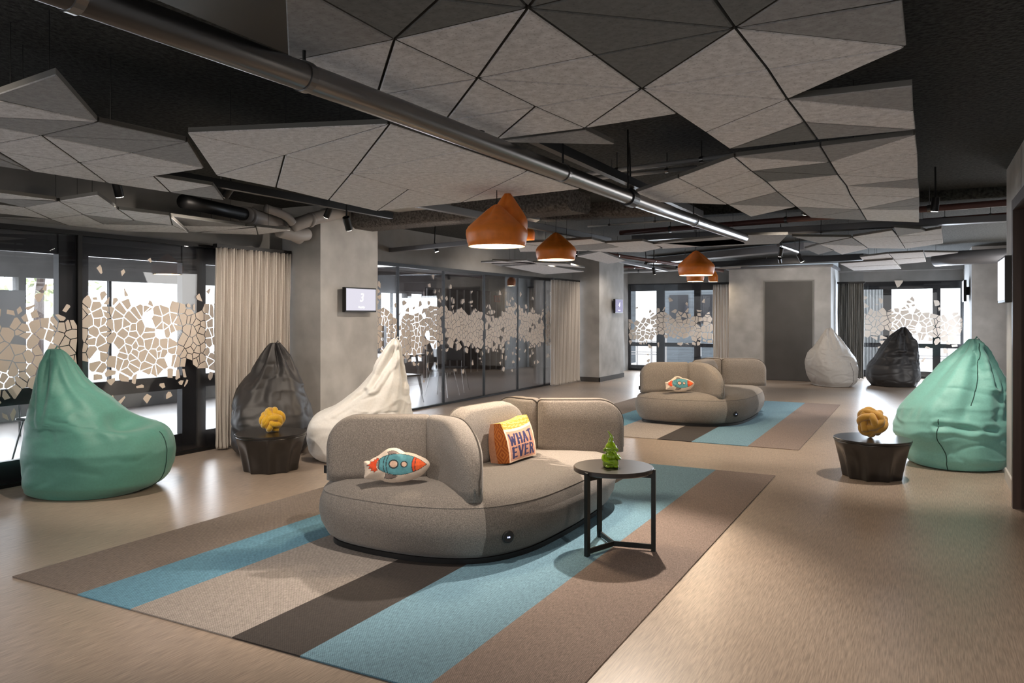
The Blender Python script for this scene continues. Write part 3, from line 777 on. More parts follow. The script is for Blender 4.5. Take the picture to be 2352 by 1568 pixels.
# local x: along the front face, local -y: front, z up.  size .37 x .17 x .29
bm = bmesh.new(); LX, LY, LZ = .37, .15, .27
def pl(u, v, w):  # u,v,w in 0..1 -> puffed box, w 0 front
    sx = (u - .5) * LX; sy = (w - .5) * LY; sz = v * LZ
    bu = 1 - (2 * u - 1) ** 2; bv = 1 - (2 * v - 1) ** 2; bw = 1 - (2 * w - 1) ** 2
    sy *= .55 + .45 * (1 - v ** 2.2) + .12 * bv           # tapers to the top like a wedge
    if w < .5: sy -= .016 * bu * bv
    else: sy += .016 * bu * bv
    sx += (1 if u > .5 else -1) * .012 * bv * bw
    sz += (.012 * abs(2 * u - 1) ** 2 if v > .5 else .004 * bu) + .008 * bw * bu * (1 if v > .5 else -1) + .02 * (u - .3) * v
    return Vector((sx, sy, sz))
def sheet(fn, nu, nv, colf):
    g = [[bm.verts.new(fn(i / nu, j / nv)) for j in range(nv + 1)] for i in range(nu + 1)]
    for i in range(nu):
        for j in range(nv):
            bm.faces.new((g[i][j], g[i + 1][j], g[i + 1][j + 1], g[i][j + 1])).material_index = colf((i + .5) / nu, (j + .5) / nv)
def front_col(u, v):
    if v > .93 or u < .05 or u > .95 or v < .04: return 2
    return 1 if letter_hit((u - .05) / .9, (v - .04) / .89) else 0
def side_col(w, v):
    if w > .62: return 7
    a = abs(((w / .62) * 2 - 1)) ; b = abs(((v * 2.2) % 1) * 2 - 1)
    return 6 if int((a + b) * 4.0) % 2 == 0 else 5
def top_col(u, w):
    return 4 if (math.sin(u * 40 + 3 * math.sin(w * 9)) + math.sin(w * 14 + u * 9)) > .2 else 3
sheet(lambda u, v: pl(u, v * .82, 0), 130, 110, front_col)
sheet(lambda u, q: pl(u, .82 + .18 * min(1, q * 1.0), q * .0 + 0) if q < 1 else pl(u, 1, 0), 60, 10, lambda u, q: top_col(u, q))
sheet(lambda u, w: pl(u, 1, w), 60, 24, lambda u, w: top_col(u, .4 + w))
sheet(lambda u, v: pl(u, v, 1), 20, 20, lambda u, v: 7)
sheet(lambda w, v: pl(0, v, w), 60, 110, side_col)
sheet(lambda w, v: pl(1, v, w), 30, 40, lambda w, v: 7)
sheet(lambda u, w: pl(u, 0, w), 20, 10, lambda u, w: 7)
bmesh.ops.remove_doubles(bm, verts=bm.verts, dist=.0004)
obj('printed_cover', bm, wm, t, smooth=True)
t.location = (-2.55, 4.82, .428); t.rotation_euler = (R(-9), 0, R(90 - 3))

# ================================================================== SIDE TABLE AND GNOME
t = thing('round_side_table', 'round black side table on three thin legs, beside near sofa', 'table', (-1.692, 4.515, .007))
bm = bmesh.new(); lathe(bm, [(.001, .478), (.238, .478), (.247, .484), (.247, .503), (.243, .508), (.001, .508)], 72)
obj('tabletop', bm, 'tabtop', t, smooth=False)
hub = Vector((0, 0))
for k, (lx, ly) in enumerate(((-1.772, 4.28), (-1.449, 4.568), (-1.856, 4.696))):
    v = Vector((lx + 1.692, ly - 4.515)); a = math.atan2(v.y, v.x); r = .258
    def rot_box(x0, x1, y0, y1, z0, z1):
        b_ = BX(x0, x1, y0, y1, z0, z1); bmesh.ops.rotate(b_, verts=b_.verts, cent=(0, 0, 0), matrix=Matrix.Rotation(a, 3, 'Z')); return b_
    obj('leg', rot_box(r - .026, r + .001, -.013, .013, 0, .50), 'tableg', t)
    obj('stretcher', rot_box(0, r - .012, -.006, .006, .012, .042), 'tableg', t)
    obj('top_brace', rot_box(.0, r - .012, -.006, .006, .448, .4775), 'tableg', t)
g = thing('garden_gnome', 'glossy lime green ceramic gnome standing on the round side table', 'figurine', (-1.70, 4.49, .5155), YAW)
def gob(name, fn, par=g):
    bm = bmesh.new(); fn(bm); return obj(name, bm, 'green', par, smooth=True)
gob('body', lambda b: (lathe(b, [(.001, 0), (.036, 0), (.040, .008), (.041, .025), (.037, .05), (.031, .068), (.022, .085), (.001, .09)], 28)))
gob('beard', lambda b: (sphere(b, (0, -.022, .066), .023, (1, .62, 1.25)), [tube(b, [(x, -.030, .084), (x * 1.1, -.042 + abs(x) * .3, .068), (x * .8, -.040 + abs(x) * .3, .046)], [.004, .005, .002], 6) for x in (-.016, -.010, -.004, .003, .009, .015)]))
gob('head', lambda b: (sphere(b, (0, -.004, .098), .025, (1.1, 1, .95)), sphere(b, (0, -.030, .096), .006), sphere(b, (-.013, -.024, .093), .009), sphere(b, (.013, -.024, .093), .009),
    sphere(b, (-.009, -.0275, .1035), .004, (1.3, .7, .6), 10), sphere(b, (.009, -.0275, .1035), .004, (1.3, .7, .6), 10)))
gob('ear', lambda b: sphere(b, (-.031, -.002, .100), .008, (.9, .5, 1.3), 12)); gob('ear', lambda b: sphere(b, (.031, -.002, .100), .008, (.9, .5, 1.3), 12))
gob('hat', lambda b: tube(b, catmull([(0, 0, .106), (0, .0, .120), (0, .001, .140), (-.001, .001, .155), (.003, 0, .170), (.001, 0, .182), (-.006, 0, .198), (-.016, 0, .214)], 4), [.029, .030, .030, .0295, .0285, .027, .024, .021, .0175, .015, .0138, .013, .0126, .0122, .0118, .0113, .0108, .0102, .0095, .0088, .008, .007, .006, .005, .004, .0032, .0024, .0018, .0012], 20))
gob('hat_brim', lambda b: tube(b, [(.0285 * math.cos(q * math.pi / 12), .0275 * math.sin(q * math.pi / 12), .110) for q in range(24)], .0042, 8, closed=True))
gob('arm', lambda b: tube(b, catmull([(-.031, 0, .070), (-.038, -.012, .050), (-.028, -.033, .034), (-.006, -.043, .030)], 4), [.010] * 13, 10))
gob('arm', lambda b: tube(b, catmull([(.031, 0, .070), (.040, -.014, .052), (.030, -.034, .060), (.017, -.036, .082)], 4), [.010] * 13, 10))
gob('hand', lambda b: (sphere(b, (-.001, -.045, .029), .009, (1.2, .8, .8), 12), [sphere(b, (.006, -.048, .024 + q * .004), .0035, (1.6, 1, .8), 8) for q in range(4)]))
gob('hand', lambda b: (sphere(b, (.016, -.037, .087), .008, (1, .8, 1), 12), [sphere(b, (.009 + q * .004, -.041, .093), .0033, (.8, 1, 1.6), 8) for q in range(4)]))
gob('boot', lambda b: sphere(b, (-.020, -.036, .010), .013, (1.1, 1.5, .8))); gob('boot', lambda b: sphere(b, (.020, -.036, .010), .013, (1.1, 1.5, .8)))
g.scale = (1.25, 1.25, 1.03)

# ================================================================== DRUM TABLES AND KNOTS
def drum(x, y, rz, lab, s=1.0):
    t = thing('fluted_drum_table', lab, 'table', (x, y, 0), rz)
    def fl(a, z):
        k = max(0, min(1, (z - .02) / .28)); c = abs(math.cos(a * 4.5))
        return 1 - .15 * c * (1 - k ** 4)
    bm = bmesh.new(); pr = [(.245, 0), (.25, .012), (.262, .08), (.277, .15), (.293, .22), (.307, .28), (.316, .318), (.316, .33)]
    lathe(bm, [(r * s, z) for r, z in pr], 128, fn=fl)
    o = obj('fluted_body', bm, 'drum', t, smooth=True)
    bm = bmesh.new(); lathe(bm, [(.001, .33), (.318 * s, .33), (.324 * s, .336), (.324 * s, .348), (.320 * s, .352), (.001, .353)], 96)
    obj('tabletop', bm, 'drum', t)
    return t
def knot(x, y, z, rx, rz, mname, lab, tall=.25):
    t = thing('knot_cushion', lab, 'cushion', (x, y, z + .122))
    n = 260
    def curve(off):
        pts = []
        for i in range(n):
            a = 2 * math.pi * i / n
            lon = 2 * a; lat = 1.02 * math.sin(3 * a)
            # offset sideways for the doubled strand
            e = 1e-3; l2 = 2 * (a + e); t2 = 1.02 * math.sin(3 * (a + e))
            f = lambda lo, la: Vector((math.cos(la) * math.cos(lo), math.cos(la) * math.sin(lo), math.sin(la)))
            p = f(lon, lat); d = (f(l2, t2) - p).normalized(); side = p.cross(d).normalized()
            rr = .085 + .013 * math.sin(9 * a + .6)
            q = (p + side * off * .32).normalized()
            pts.append(q * rr)
        return pts
    mtx = Matrix.Rotation(rz, 3, 'Z') @ Matrix.Rotation(rx, 3, 'X')
    sc = tall / .25; low = 0
    for off in (-1, 1):
        pts = [(mtx @ p) * sc for p in curve(off)]; low = min(low, min(p.z for p in pts))
        obj('strand', TUBE(pts, .0275 * sc, 16, closed=True), mname, t, smooth=True)
    t.location.z = z - low + .0275 * sc - .001
    bm = bmesh.new(); sphere(bm, (0, 0, 0), .058 * sc); obj('core', bm, mname, t, smooth=True)
    return t
a = P(587, 1098); drum(-5.40, 5.32, R(10), 'black fluted drum table between black and teal beanbags at left')
knot(-5.40, 5.34, .353, R(60), R(20), 'yellow', 'bright yellow knot cushion on the left drum table')
drum(-.395, 7.62, R(5), 'black fluted drum table in front of the right teal beanbag', 1.0)
knot(-.40, 7.62, .353, R(25), R(75), 'ochre', 'ochre knot cushion on the right drum table', tall=.285)

# ================================================================== BEANBAGS
def beanbag(lab, left, right, dc, half, mname, seam=None, zfloor_y=None, wr=1.0, dents=(), seed=0, ypush=0., creases=(), bend=0.):
    """left/right: outline as (x, y) measured on the photograph, dc: distance of the bag's middle, half: half depth in metres by height fraction"""
    ymax = max(p[1] for p in left + right)
    def interp(lst, y):
        if y <= lst[0][1]: return lst[0][0]
        for (x0, y0), (x1, y1) in zip(lst, lst[1:]):
            if y <= y1:
                return x0 + (x1 - x0) * (y - y0) / (y1 - y0 + 1e-9)
        return lst[-1][0]
    L = catmull(left, 5); Rr = catmull(right, 5)
    y0 = max(left[0][1], right[0][1]); y0 = min(left[0][1], right[0][1])
    cxp = sum(p[0] for p in (left[-1], right[-1])) / 2
    base = PD(cxp, ymax, dc); k = dc / F
    ztop = (ymax - y0) * k
    t = thing('beanbag', lab, 'beanbag', (base.x, base.y, 0), YAW)
    seg = 112; bm = bmesh.new()
    ys = []; N = 96
    for i in range(N + 1):
        u = i / N; ys.append(u ** .85)
    # levels concentrated where the outline runs flat
    W_ = [0]
    lv = [y0 + (ymax - y0) * i / 200 for i in range(201)]
    for a_, b_ in zip(lv, lv[1:]):
        W_.append(W_[-1] + math.hypot(b_ - a_, max(abs(interp(L, b_) - interp(L, a_)), abs(interp(Rr, b_) - interp(Rr, a_)))))
    tot = W_[-1]; ylev = []; j = 0
    for i in range(N + 1):
        s = tot * i / N
        while j < 199 and W_[j + 1] < s: j += 1
        ylev.append(lv[j] + (lv[j + 1] - lv[j]) * (s - W_[j]) / max(1e-9, W_[j + 1] - W_[j]))
    rows = []
    for i, y in enumerate(ylev):
        z = (ymax - y) * k; xl = (interp(L, y) - cxp) * k; xr = (interp(Rr, y) - cxp) * k
        f = z / ztop
        hd = interp([(b_, a_) for a_, b_ in half], f) if False else None
        for (f0, h0), (f1, h1) in zip(half, half[1:]):
            if f0 <= f <= f1: hd = h0 + (h1 - h0) * (f - f0) / (f1 - f0)
        if hd is None: hd = half[-1][1]
        cx = (xl + xr) / 2; hw = (xr - xl) / 2
        cy = ypush * f ** 1.5
        row = []
        for q in range(seg):
            a_ = 2 * math.pi * q / seg; c, s = math.cos(a_), math.sin(a_); e = .86
            x = cx + hw * math.copysign(abs(c) ** e, c); yy = cy + hd * math.copysign(abs(s) ** e, s)
            row.append(Vector((x, yy, z)))
        rows.append(row)
    # cloth folds
    V = []
    nz = len(rows)
    for i, row in enumerate(rows):
        c = sum(row, Vector()) / seg; out = []
        for q, p in enumerate(row):
            f = p.z / ztop; nrm = (p - c); nrm.z = 0; L_ = nrm.length
            nrm = nrm / L_ if L_ > 1e-5 else Vector((0, 0, 0))
            a_ = math.atan2(p.y - c.y, p.x - c.x)
            w1 = noise.noise(Vector((math.cos(a_) * 2.3 + seed, math.sin(a_) * 2.3, p.z * 1.3)))          # long folds
            w2 = noise.noise(Vector((p.x * 5 + seed * 3, p.y * 5, p.z * 9)))
            w3 = 1 - abs(noise.noise(Vector((p.x * 3.1 + seed, p.y * 3.1, p.z * 7 + 5)))) * 2
            amp = .034 * wr * (.45 + 1.0 * min(1, f * 1.2))
            w4 = 1 - abs(noise.noise(Vector((p.x * 2.2 + p.z * 3 + seed, p.y * 2.2, p.z * 5 - p.x * 2)))) * 2.6
            dsp = amp * w1 * 1.3 + .003 * wr * w2 + .006 * wr * (w3 ** 3 if w3 > 0 else 0) - .008 * wr * (w4 ** 4 if w4 > 0 else 0)
            dsp += .011 * wr * math.sin(a_ * 8 + 3 * w1 + seed) * max(0, min(1, (f - .55) / .3)) + .006 * wr * math.sin(a_ * 23 + 5 * w1) * max(0, 1 - abs(f - .42) / .07)
            fall = min(1, L_ / .12) * (1 if f > .03 else f / .03)
            v = p + nrm * dsp * fall
            for (dx, dy, dz, r_, dep) in dents:
                d = Vector(((p.x - dx) / r_[0], (p.y - dy) / r_[1], (p.z - dz) / r_[2])).length
                if d < 1:
                    g_ = (1 - d * d) ** 2 * dep
                    v -= nrm * g_ * .5; v.z -= g_ * .5
            for (pa, pb, wd, dep) in creases:      # valley folds between two points of the surface
                pa, pb = Vector(pa), Vector(pb); ab = pb - pa; tt = max(0, min(1, (p - pa).dot(ab) / ab.length_squared)); d = (p - pa - ab * tt).length
                if d < wd * 2.5:
                    g_ = math.exp(-(d / wd) ** 2) * dep - .45 * dep * math.exp(-((d - wd * 1.6) / wd) ** 2)
                    v -= nrm * g_
            out.append(v)
        V.append(out)
    verts = [[bm.verts.new(p) for p in row] for row in V]
    for A_, B_ in zip(verts, verts[1:]):
        for q in range(seg): bm.faces.new((A_[q], A_[(q + 1) % seg], B_[(q + 1) % seg], B_[q]))
    bm.faces.new(verts[0]); bm.faces.new(verts[-1][::-1])
    o = obj('cover', bm, mname, t, smooth=True)
    ss = o.modifiers.new('s', 'SUBSURF'); ss.levels = 1; ss.render_levels = 1
    o.data.update()
    # stitched seams follow one column of the cover
    for (ang, f0, f1, sm) in (seam or ()):
        q = int(round(ang / 360 * seg)) % seg; pts = []
        for i, row in enumerate(V):
            f = row[q].z / ztop
            if f0 <= f <= f1:
                c = sum(row, Vector()) / seg; d = row[q] - c; d.z = 0
                pts.append(row[q] + d.normalized() * .001)
        if len(pts) > 2: obj('seam', TUBE(pts, .0045, 6), sm, t)
    bm = bmesh.new(); pk = sum(V[0], Vector()) / seg
    tube(bm, [pk + Vector((.0, 0, -.02)), pk + Vector((.03, .0, .02)), pk + Vector((.055, 0, -.005)), pk + Vector((.03, 0, -.03))], .007, 8)
    obj('carry_loop', bm, mname, t, smooth=True)
    return t
HB = [(0, .44), (.08, .50), (.3, .50), (.5, .38), (.7, .24), (.88, .13), (1.0, .045)]
beanbag('dark teal beanbag at the far left by the glass', [(112, 819), (105, 826), (101, 845), (96, 872), (88, 915), (85, 960), (84, 1005), (83, 1060), (82, 1110), (87, 1132), (110, 1140)],
        [(134, 819), (147, 830), (163, 858), (180, 884), (202, 908), (236, 930), (268, 957), (295, 975), (330, 988), (360, 996), (380, 1012), (390, 1036), (390, 1064), (383, 1098), (366, 1122), (330, 1140)],
        6.45, HB, 'teal', seam=((352, 0, .42, 'seam'),), seed=1, wr=.8, dents=((.30, -.10, .55, (.24, .30, .16), .16),), creases=(((.0, -.3, .62), (.25, -.3, .45), .03, .03), ((-.33, -.1, 1.05), (-.25, -.4, .6), .03, .03)))
beanbag('black leatherette beanbag in front of the beige curtain', [(624, 803), (616, 812), (604, 834), (588, 860), (564, 888), (547, 912), (537, 934), (535, 950), (536, 984), (540, 1020), (548, 1042), (570, 1052)],
        [(640, 803), (650, 820), (663, 840), (674, 860), (690, 891), (701, 925), (711, 960), (715, 1000), (712, 1030), (700, 1048), (680, 1053)],
        8.2, HB, 'blk_l', seed=2, wr=1.4, creases=(((0.02, -.2, 1.1), (.0, -.45, .7), .03, .05), ((.15, -.2, .95), (.2, -.4, .62), .03, .035), ((-.2, -.3, .75), (.0, -.45, .66), .025, .03)))
beanbag('white beanbag behind the near sofa, leaning to a tall point', [(903, 795), (893, 811), (881, 834), (871, 852), (860, 871), (837, 895), (805, 920), (763, 948), (730, 962), (713, 981), (707, 1006), (711, 1030), (719, 1052), (738, 1066)],
        [(912, 795), (918, 806), (920, 828), (923, 857), (929, 887), (935, 918), (939, 950), (944, 985), (946, 1015), (942, 1045), (925, 1066)],
        7.9, HB, 'white_f', seed=3, wr=1.2, creases=(((.36, -.1, 1.1), (.16, -.3, .75), .035, .05), ((.45, -.1, 1.1), (.42, -.4, .5), .03, .03), ((.1, -.3, .7), (-.25, -.4, .5), .03, .025)))
beanbag('pale grey beanbag beside the dark door at the far end', [(1899, 757), (1891, 767), (1880, 784), (1870, 800), (1861, 810), (1857, 822), (1856, 838), (1859, 855), (1863, 872), (1872, 885)],
        [(1910, 758), (1918, 768), (1929, 784), (1941, 801), (1952, 816), (1960, 829), (1963, 843), (1963, 860), (1960, 877), (1948, 889)],
        15.9, HB, 'grey_f', seam=((300, 0.0, .42, 'seam_g'),), seed=4, wr=1.1, creases=(((-.08, -.1, 1.15), (-.05, -.3, .8), .035, .06), ((-.3, -.3, .75), (.1, -.45, .62), .03, .03), ((.0, -.4, .62), (.45, -.3, .55), .03, .03)))
beanbag('black leatherette beanbag against the bright far right window', [(2072, 752), (2064, 761), (2047, 779), (2030, 797), (2016, 817), (2007, 830), (1998, 840), (1995, 854), (1997, 871), (2008, 887)],
        [(2078, 753), (2083, 768), (2090, 779), (2096, 790), (2101, 808), (2104, 833), (2105, 853), (2105, 871), (2096, 887)],
        15.9, HB, 'blk_l', seed=5, wr=1.6, creases=(((.1, -.15, 1.05), (.0, -.4, .72), .04, .07), ((-.3, -.3, .66), (.35, -.4, .70), .04, .05), ((.3, -.2, .95), (.28, -.4, .6), .03, .05)))
beanbag('large mint teal beanbag at the right beside the wall', [(2229, 790), (2213, 813), (2176, 846), (2140, 884), (2103, 920), (2080, 944), (2070, 975), (2064, 1004), (2078, 1024), (2090, 1042), (2094, 1060), (2104, 1076)],
        [(2243, 790), (2259, 820), (2277, 852), (2288, 880), (2296, 904), (2300, 939), (2300, 975), (2299, 1008), (2297, 1050), (2280, 1078)],
        7.5, [(0, .40), (.08, .45), (.3, .46), (.5, .40), (.7, .29), (.88, .16), (1.0, .05)], 'teal2', seam=((262, .50, .97, 'seam'), (232, 0.0, .40, 'seam')), seed=6, wr=1.3,
        creases=(((.2, -.1, 1.12), (.22, -.3, .8), .035, .06), ((.45, -.1, .85), (.3, -.4, .5), .04, .03), ((-.35, -.35, .42), (-.05, -.48, .40), .03, .04), ((.05, -.45, .40), (.3, -.45, .38), .03, .03)))
beanbag('beige beanbag mostly hidden by the right wall corner', [(2340, 880), (2325, 900), (2310, 925), (2302, 945), (2300, 960), (2306, 972)], [(2350, 880), (2365, 905), (2385, 930), (2395, 950), (2392, 965), (2385, 972)],
        10.7, [(0, .26), (.3, .3), (.7, .15), (1, .03)], 'beige_f', seed=8)

# ================================================================== CEILING RAFTS
ZR = 2.36
def shrink(poly, g):
    """inset a convex triangle or quad by g metres"""
    n = len(poly); ar = sum(poly[i][0] * poly[(i + 1) % n][1] - poly[(i + 1) % n][0] * poly[i][1] for i in range(n))
    if ar < 0: poly = poly[::-1]
    c = [(p[0], p[1]) for p in poly]; out = c
    for i in range(n):
        a_, b_ = c[i], c[(i + 1) % n]; dx, dy = b_[0] - a_[0], b_[1] - a_[1]; L = math.hypot(dx, dy)
        if L < 1e-6: continue
        nx, ny = dy / L, -dx / L
        out = clip(out, nx, ny, nx * a_[0] + ny * a_[1] - g)
        if len(out) < 3: return None
    return out
def raft(lab, z, polys, th=.028, g=.0048, hang=True):
    pts = [P(x, y, z) for pl_, c in polys for x, y in pl_]
    cx = sum(p.x for p in pts) / len(pts); cy = sum(p.y for p in pts) / len(pts)
    t = thing('acoustic_raft', lab, 'ceiling panel', (cx, cy, z), group=None)
    zz = 0
    for pl_, c in polys:
        q = [P(x, y, z) for x, y in pl_]; q = [(p.x - cx, p.y - cy) for p in q]
        q1 = shrink(q, g); q2 = shrink(q, g + .004)
        if not q1 or not q2 or len(q1) != len(q2): 
            q1 = shrink(q, g)
            if not q1: continue
            q2 = q1
        bm = bmesh.new(); n = len(q1)
        a_ = [bm.verts.new((p[0], p[1], 0)) for p in q2]; b_ = [bm.verts.new((p[0], p[1], .004)) for p in q1]; c_ = [bm.verts.new((p[0], p[1], th)) for p in q1]
        bm.faces.new(a_[::-1]); bm.faces.new(c_)
        for i in range(n):
            j = (i + 1) % n
            bm.faces.new((a_[i], a_[j], b_[j], b_[i])); f = bm.faces.new((b_[i], b_[j], c_[j], c_[i])); f.material_index = 1
        obj('felt_panel', bm, [{'l': 'felt_l', 'm': 'felt_m', 'd': 'felt_d'}[c], 'felt_edge'], t, label={'l': None, 'm': 'mid tone felt triangle', 'd': 'dark tone felt triangle'}[c])
    # backing rails keep the triangles together, hangers reach the slab
    if hang:
        big = sorted(polys, key=lambda s: -abs(sum(s[0][i][0] * s[0][(i + 1) % len(s[0])][1] - s[0][(i + 1) % len(s[0])][0] * s[0][i][1] for i in range(len(s[0])))))[:5]
        for pl_, c in big:
            q = [P(x, y, z) for x, y in pl_]; m_ = sum(q, Vector()) / len(q)
            obj('hanger', TUBE([(m_.x - cx, m_.y - cy, th - .002), (m_.x - cx, m_.y - cy, CZ - z)], .002, 6), 'black', t)
A = dict(a=(906, 92), b=(1213, 20), c=(1097, 181), d=(1230, 246), e=(1474, 205), f=(1366, 128), g=(1688, 66), h=(1808, 229), i=(2085, 108), j=(1763, 160), k=(866, 220), l=(660, 143), m=(1024, 276), n=(1142, 320), o=(1343, 295), p=(1555, 262), q=(1620, 305), r=(1848, 281), s=(1675, 343), t=(1877, 321),
         u=(2098, 197), v=(2100, 256), w=(2105, 298), L0=(646, -90), L1=(600, -74), L2=(560, -190), b1=(950, -6), b2=(1110, -70), b3=(1290, -70), b4=(1460, -6), g0=(1585, -75), g1=(1830, -26), i0=(2060, -90), i1=(2075, 2))
def pg(s): return [A[x] for x in s.split()]
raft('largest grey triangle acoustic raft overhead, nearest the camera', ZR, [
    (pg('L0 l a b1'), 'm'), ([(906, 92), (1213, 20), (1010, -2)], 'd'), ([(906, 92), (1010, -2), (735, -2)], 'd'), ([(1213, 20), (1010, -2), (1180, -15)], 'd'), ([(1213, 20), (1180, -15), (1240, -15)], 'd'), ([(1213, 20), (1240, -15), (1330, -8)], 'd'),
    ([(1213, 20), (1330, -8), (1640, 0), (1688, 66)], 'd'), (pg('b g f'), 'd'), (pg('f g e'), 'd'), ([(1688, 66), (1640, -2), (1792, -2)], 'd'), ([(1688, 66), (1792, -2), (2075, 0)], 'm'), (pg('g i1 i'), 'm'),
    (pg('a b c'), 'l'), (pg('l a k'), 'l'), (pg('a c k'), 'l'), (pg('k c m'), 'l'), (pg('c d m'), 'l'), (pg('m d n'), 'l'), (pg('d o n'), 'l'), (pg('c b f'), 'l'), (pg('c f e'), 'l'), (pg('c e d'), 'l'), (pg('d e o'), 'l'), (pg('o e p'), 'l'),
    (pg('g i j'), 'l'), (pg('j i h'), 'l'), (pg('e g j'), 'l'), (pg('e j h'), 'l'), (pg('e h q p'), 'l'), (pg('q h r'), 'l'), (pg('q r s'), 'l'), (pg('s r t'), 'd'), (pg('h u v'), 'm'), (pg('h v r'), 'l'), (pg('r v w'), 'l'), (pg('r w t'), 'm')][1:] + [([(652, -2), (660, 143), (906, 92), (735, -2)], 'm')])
# the part of the same raft over the camera
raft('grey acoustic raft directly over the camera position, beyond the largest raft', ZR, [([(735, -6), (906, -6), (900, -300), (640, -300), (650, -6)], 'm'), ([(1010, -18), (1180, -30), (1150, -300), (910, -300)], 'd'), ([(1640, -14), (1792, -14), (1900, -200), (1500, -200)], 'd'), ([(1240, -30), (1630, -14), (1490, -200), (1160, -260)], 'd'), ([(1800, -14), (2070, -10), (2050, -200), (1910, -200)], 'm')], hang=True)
raft('small folded tail panel below the largest raft', ZR + .03, [([(1128, 327), (1345, 299), (1414, 332)], 'm')], hang=True)
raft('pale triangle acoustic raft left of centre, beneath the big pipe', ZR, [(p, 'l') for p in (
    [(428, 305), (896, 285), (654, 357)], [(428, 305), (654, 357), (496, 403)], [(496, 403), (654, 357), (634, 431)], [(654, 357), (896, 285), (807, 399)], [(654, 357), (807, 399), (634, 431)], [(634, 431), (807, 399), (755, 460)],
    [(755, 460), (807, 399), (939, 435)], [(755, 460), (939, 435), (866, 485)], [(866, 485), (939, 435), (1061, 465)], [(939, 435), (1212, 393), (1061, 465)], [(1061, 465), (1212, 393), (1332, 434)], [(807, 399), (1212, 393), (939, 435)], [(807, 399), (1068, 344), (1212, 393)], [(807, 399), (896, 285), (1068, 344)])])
B3 = {k: v for k, v in zip('abcdefghijklmnopqrstuvwxyzA', [(1459, 443), (1506, 464), (1557, 409), (1686, 361), (1603, 432), (1671, 470), (1725, 393), (1760, 418), (1785, 441), (1724, 498), (1828, 475), (1861, 500), (1884, 337), (1906, 373), (1924, 402), (1944, 427), (1953, 448), (1975, 481), (1990, 506),
      (2104, 310), (2109, 353), (2110, 384), (2110, 410), (2112, 433), (2113, 452), (2113, 471), (2112, 482)])}
B3['B'] = (2112, 511); B3['C'] = (1640, 452)
p3 = lambda s: [B3[x] for x in s]
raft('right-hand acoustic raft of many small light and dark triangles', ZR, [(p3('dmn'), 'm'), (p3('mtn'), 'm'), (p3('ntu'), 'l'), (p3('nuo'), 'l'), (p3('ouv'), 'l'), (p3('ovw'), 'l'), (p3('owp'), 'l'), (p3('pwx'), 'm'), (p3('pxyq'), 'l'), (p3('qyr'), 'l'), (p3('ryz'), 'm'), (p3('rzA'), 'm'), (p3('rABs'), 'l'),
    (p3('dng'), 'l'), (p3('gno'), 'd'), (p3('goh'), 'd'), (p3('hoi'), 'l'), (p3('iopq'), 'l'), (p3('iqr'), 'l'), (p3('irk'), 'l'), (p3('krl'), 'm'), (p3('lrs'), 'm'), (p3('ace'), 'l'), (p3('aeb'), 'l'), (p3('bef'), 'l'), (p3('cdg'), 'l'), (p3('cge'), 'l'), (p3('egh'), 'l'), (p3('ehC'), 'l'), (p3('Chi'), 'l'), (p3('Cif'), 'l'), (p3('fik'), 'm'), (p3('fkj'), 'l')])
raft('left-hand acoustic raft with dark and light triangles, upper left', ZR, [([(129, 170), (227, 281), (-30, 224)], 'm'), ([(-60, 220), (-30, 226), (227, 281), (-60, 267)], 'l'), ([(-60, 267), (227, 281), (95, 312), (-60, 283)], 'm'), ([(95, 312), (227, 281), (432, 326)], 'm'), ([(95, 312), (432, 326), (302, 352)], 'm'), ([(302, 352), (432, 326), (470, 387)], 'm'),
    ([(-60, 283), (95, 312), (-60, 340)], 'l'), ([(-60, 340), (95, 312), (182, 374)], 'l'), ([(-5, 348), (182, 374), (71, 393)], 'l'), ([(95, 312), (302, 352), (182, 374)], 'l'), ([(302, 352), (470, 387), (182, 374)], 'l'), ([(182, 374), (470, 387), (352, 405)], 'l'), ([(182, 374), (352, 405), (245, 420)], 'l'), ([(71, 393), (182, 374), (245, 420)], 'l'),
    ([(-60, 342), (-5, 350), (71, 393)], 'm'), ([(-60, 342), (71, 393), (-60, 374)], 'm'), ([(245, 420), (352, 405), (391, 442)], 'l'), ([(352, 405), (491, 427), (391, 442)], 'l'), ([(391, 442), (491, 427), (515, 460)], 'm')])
z = lambda x, y: (x / 3.36, 380 + y / 3.36)
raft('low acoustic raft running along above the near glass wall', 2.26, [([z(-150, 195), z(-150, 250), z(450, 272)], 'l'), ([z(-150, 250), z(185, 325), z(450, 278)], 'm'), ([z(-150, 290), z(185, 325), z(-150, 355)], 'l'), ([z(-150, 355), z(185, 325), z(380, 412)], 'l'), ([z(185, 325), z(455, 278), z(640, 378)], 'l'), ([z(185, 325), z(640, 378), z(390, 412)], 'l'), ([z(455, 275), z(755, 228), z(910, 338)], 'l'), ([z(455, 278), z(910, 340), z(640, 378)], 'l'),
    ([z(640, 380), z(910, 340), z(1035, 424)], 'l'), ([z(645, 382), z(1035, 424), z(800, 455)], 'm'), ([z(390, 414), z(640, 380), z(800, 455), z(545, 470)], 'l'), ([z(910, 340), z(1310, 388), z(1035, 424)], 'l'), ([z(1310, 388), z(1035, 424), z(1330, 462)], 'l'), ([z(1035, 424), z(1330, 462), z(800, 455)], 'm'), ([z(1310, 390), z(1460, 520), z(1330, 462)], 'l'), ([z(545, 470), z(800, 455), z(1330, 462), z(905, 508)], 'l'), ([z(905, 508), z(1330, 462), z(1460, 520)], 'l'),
    ([z(-150, 395), z(380, 412), z(545, 472), z(-150, 425)], 'm')])
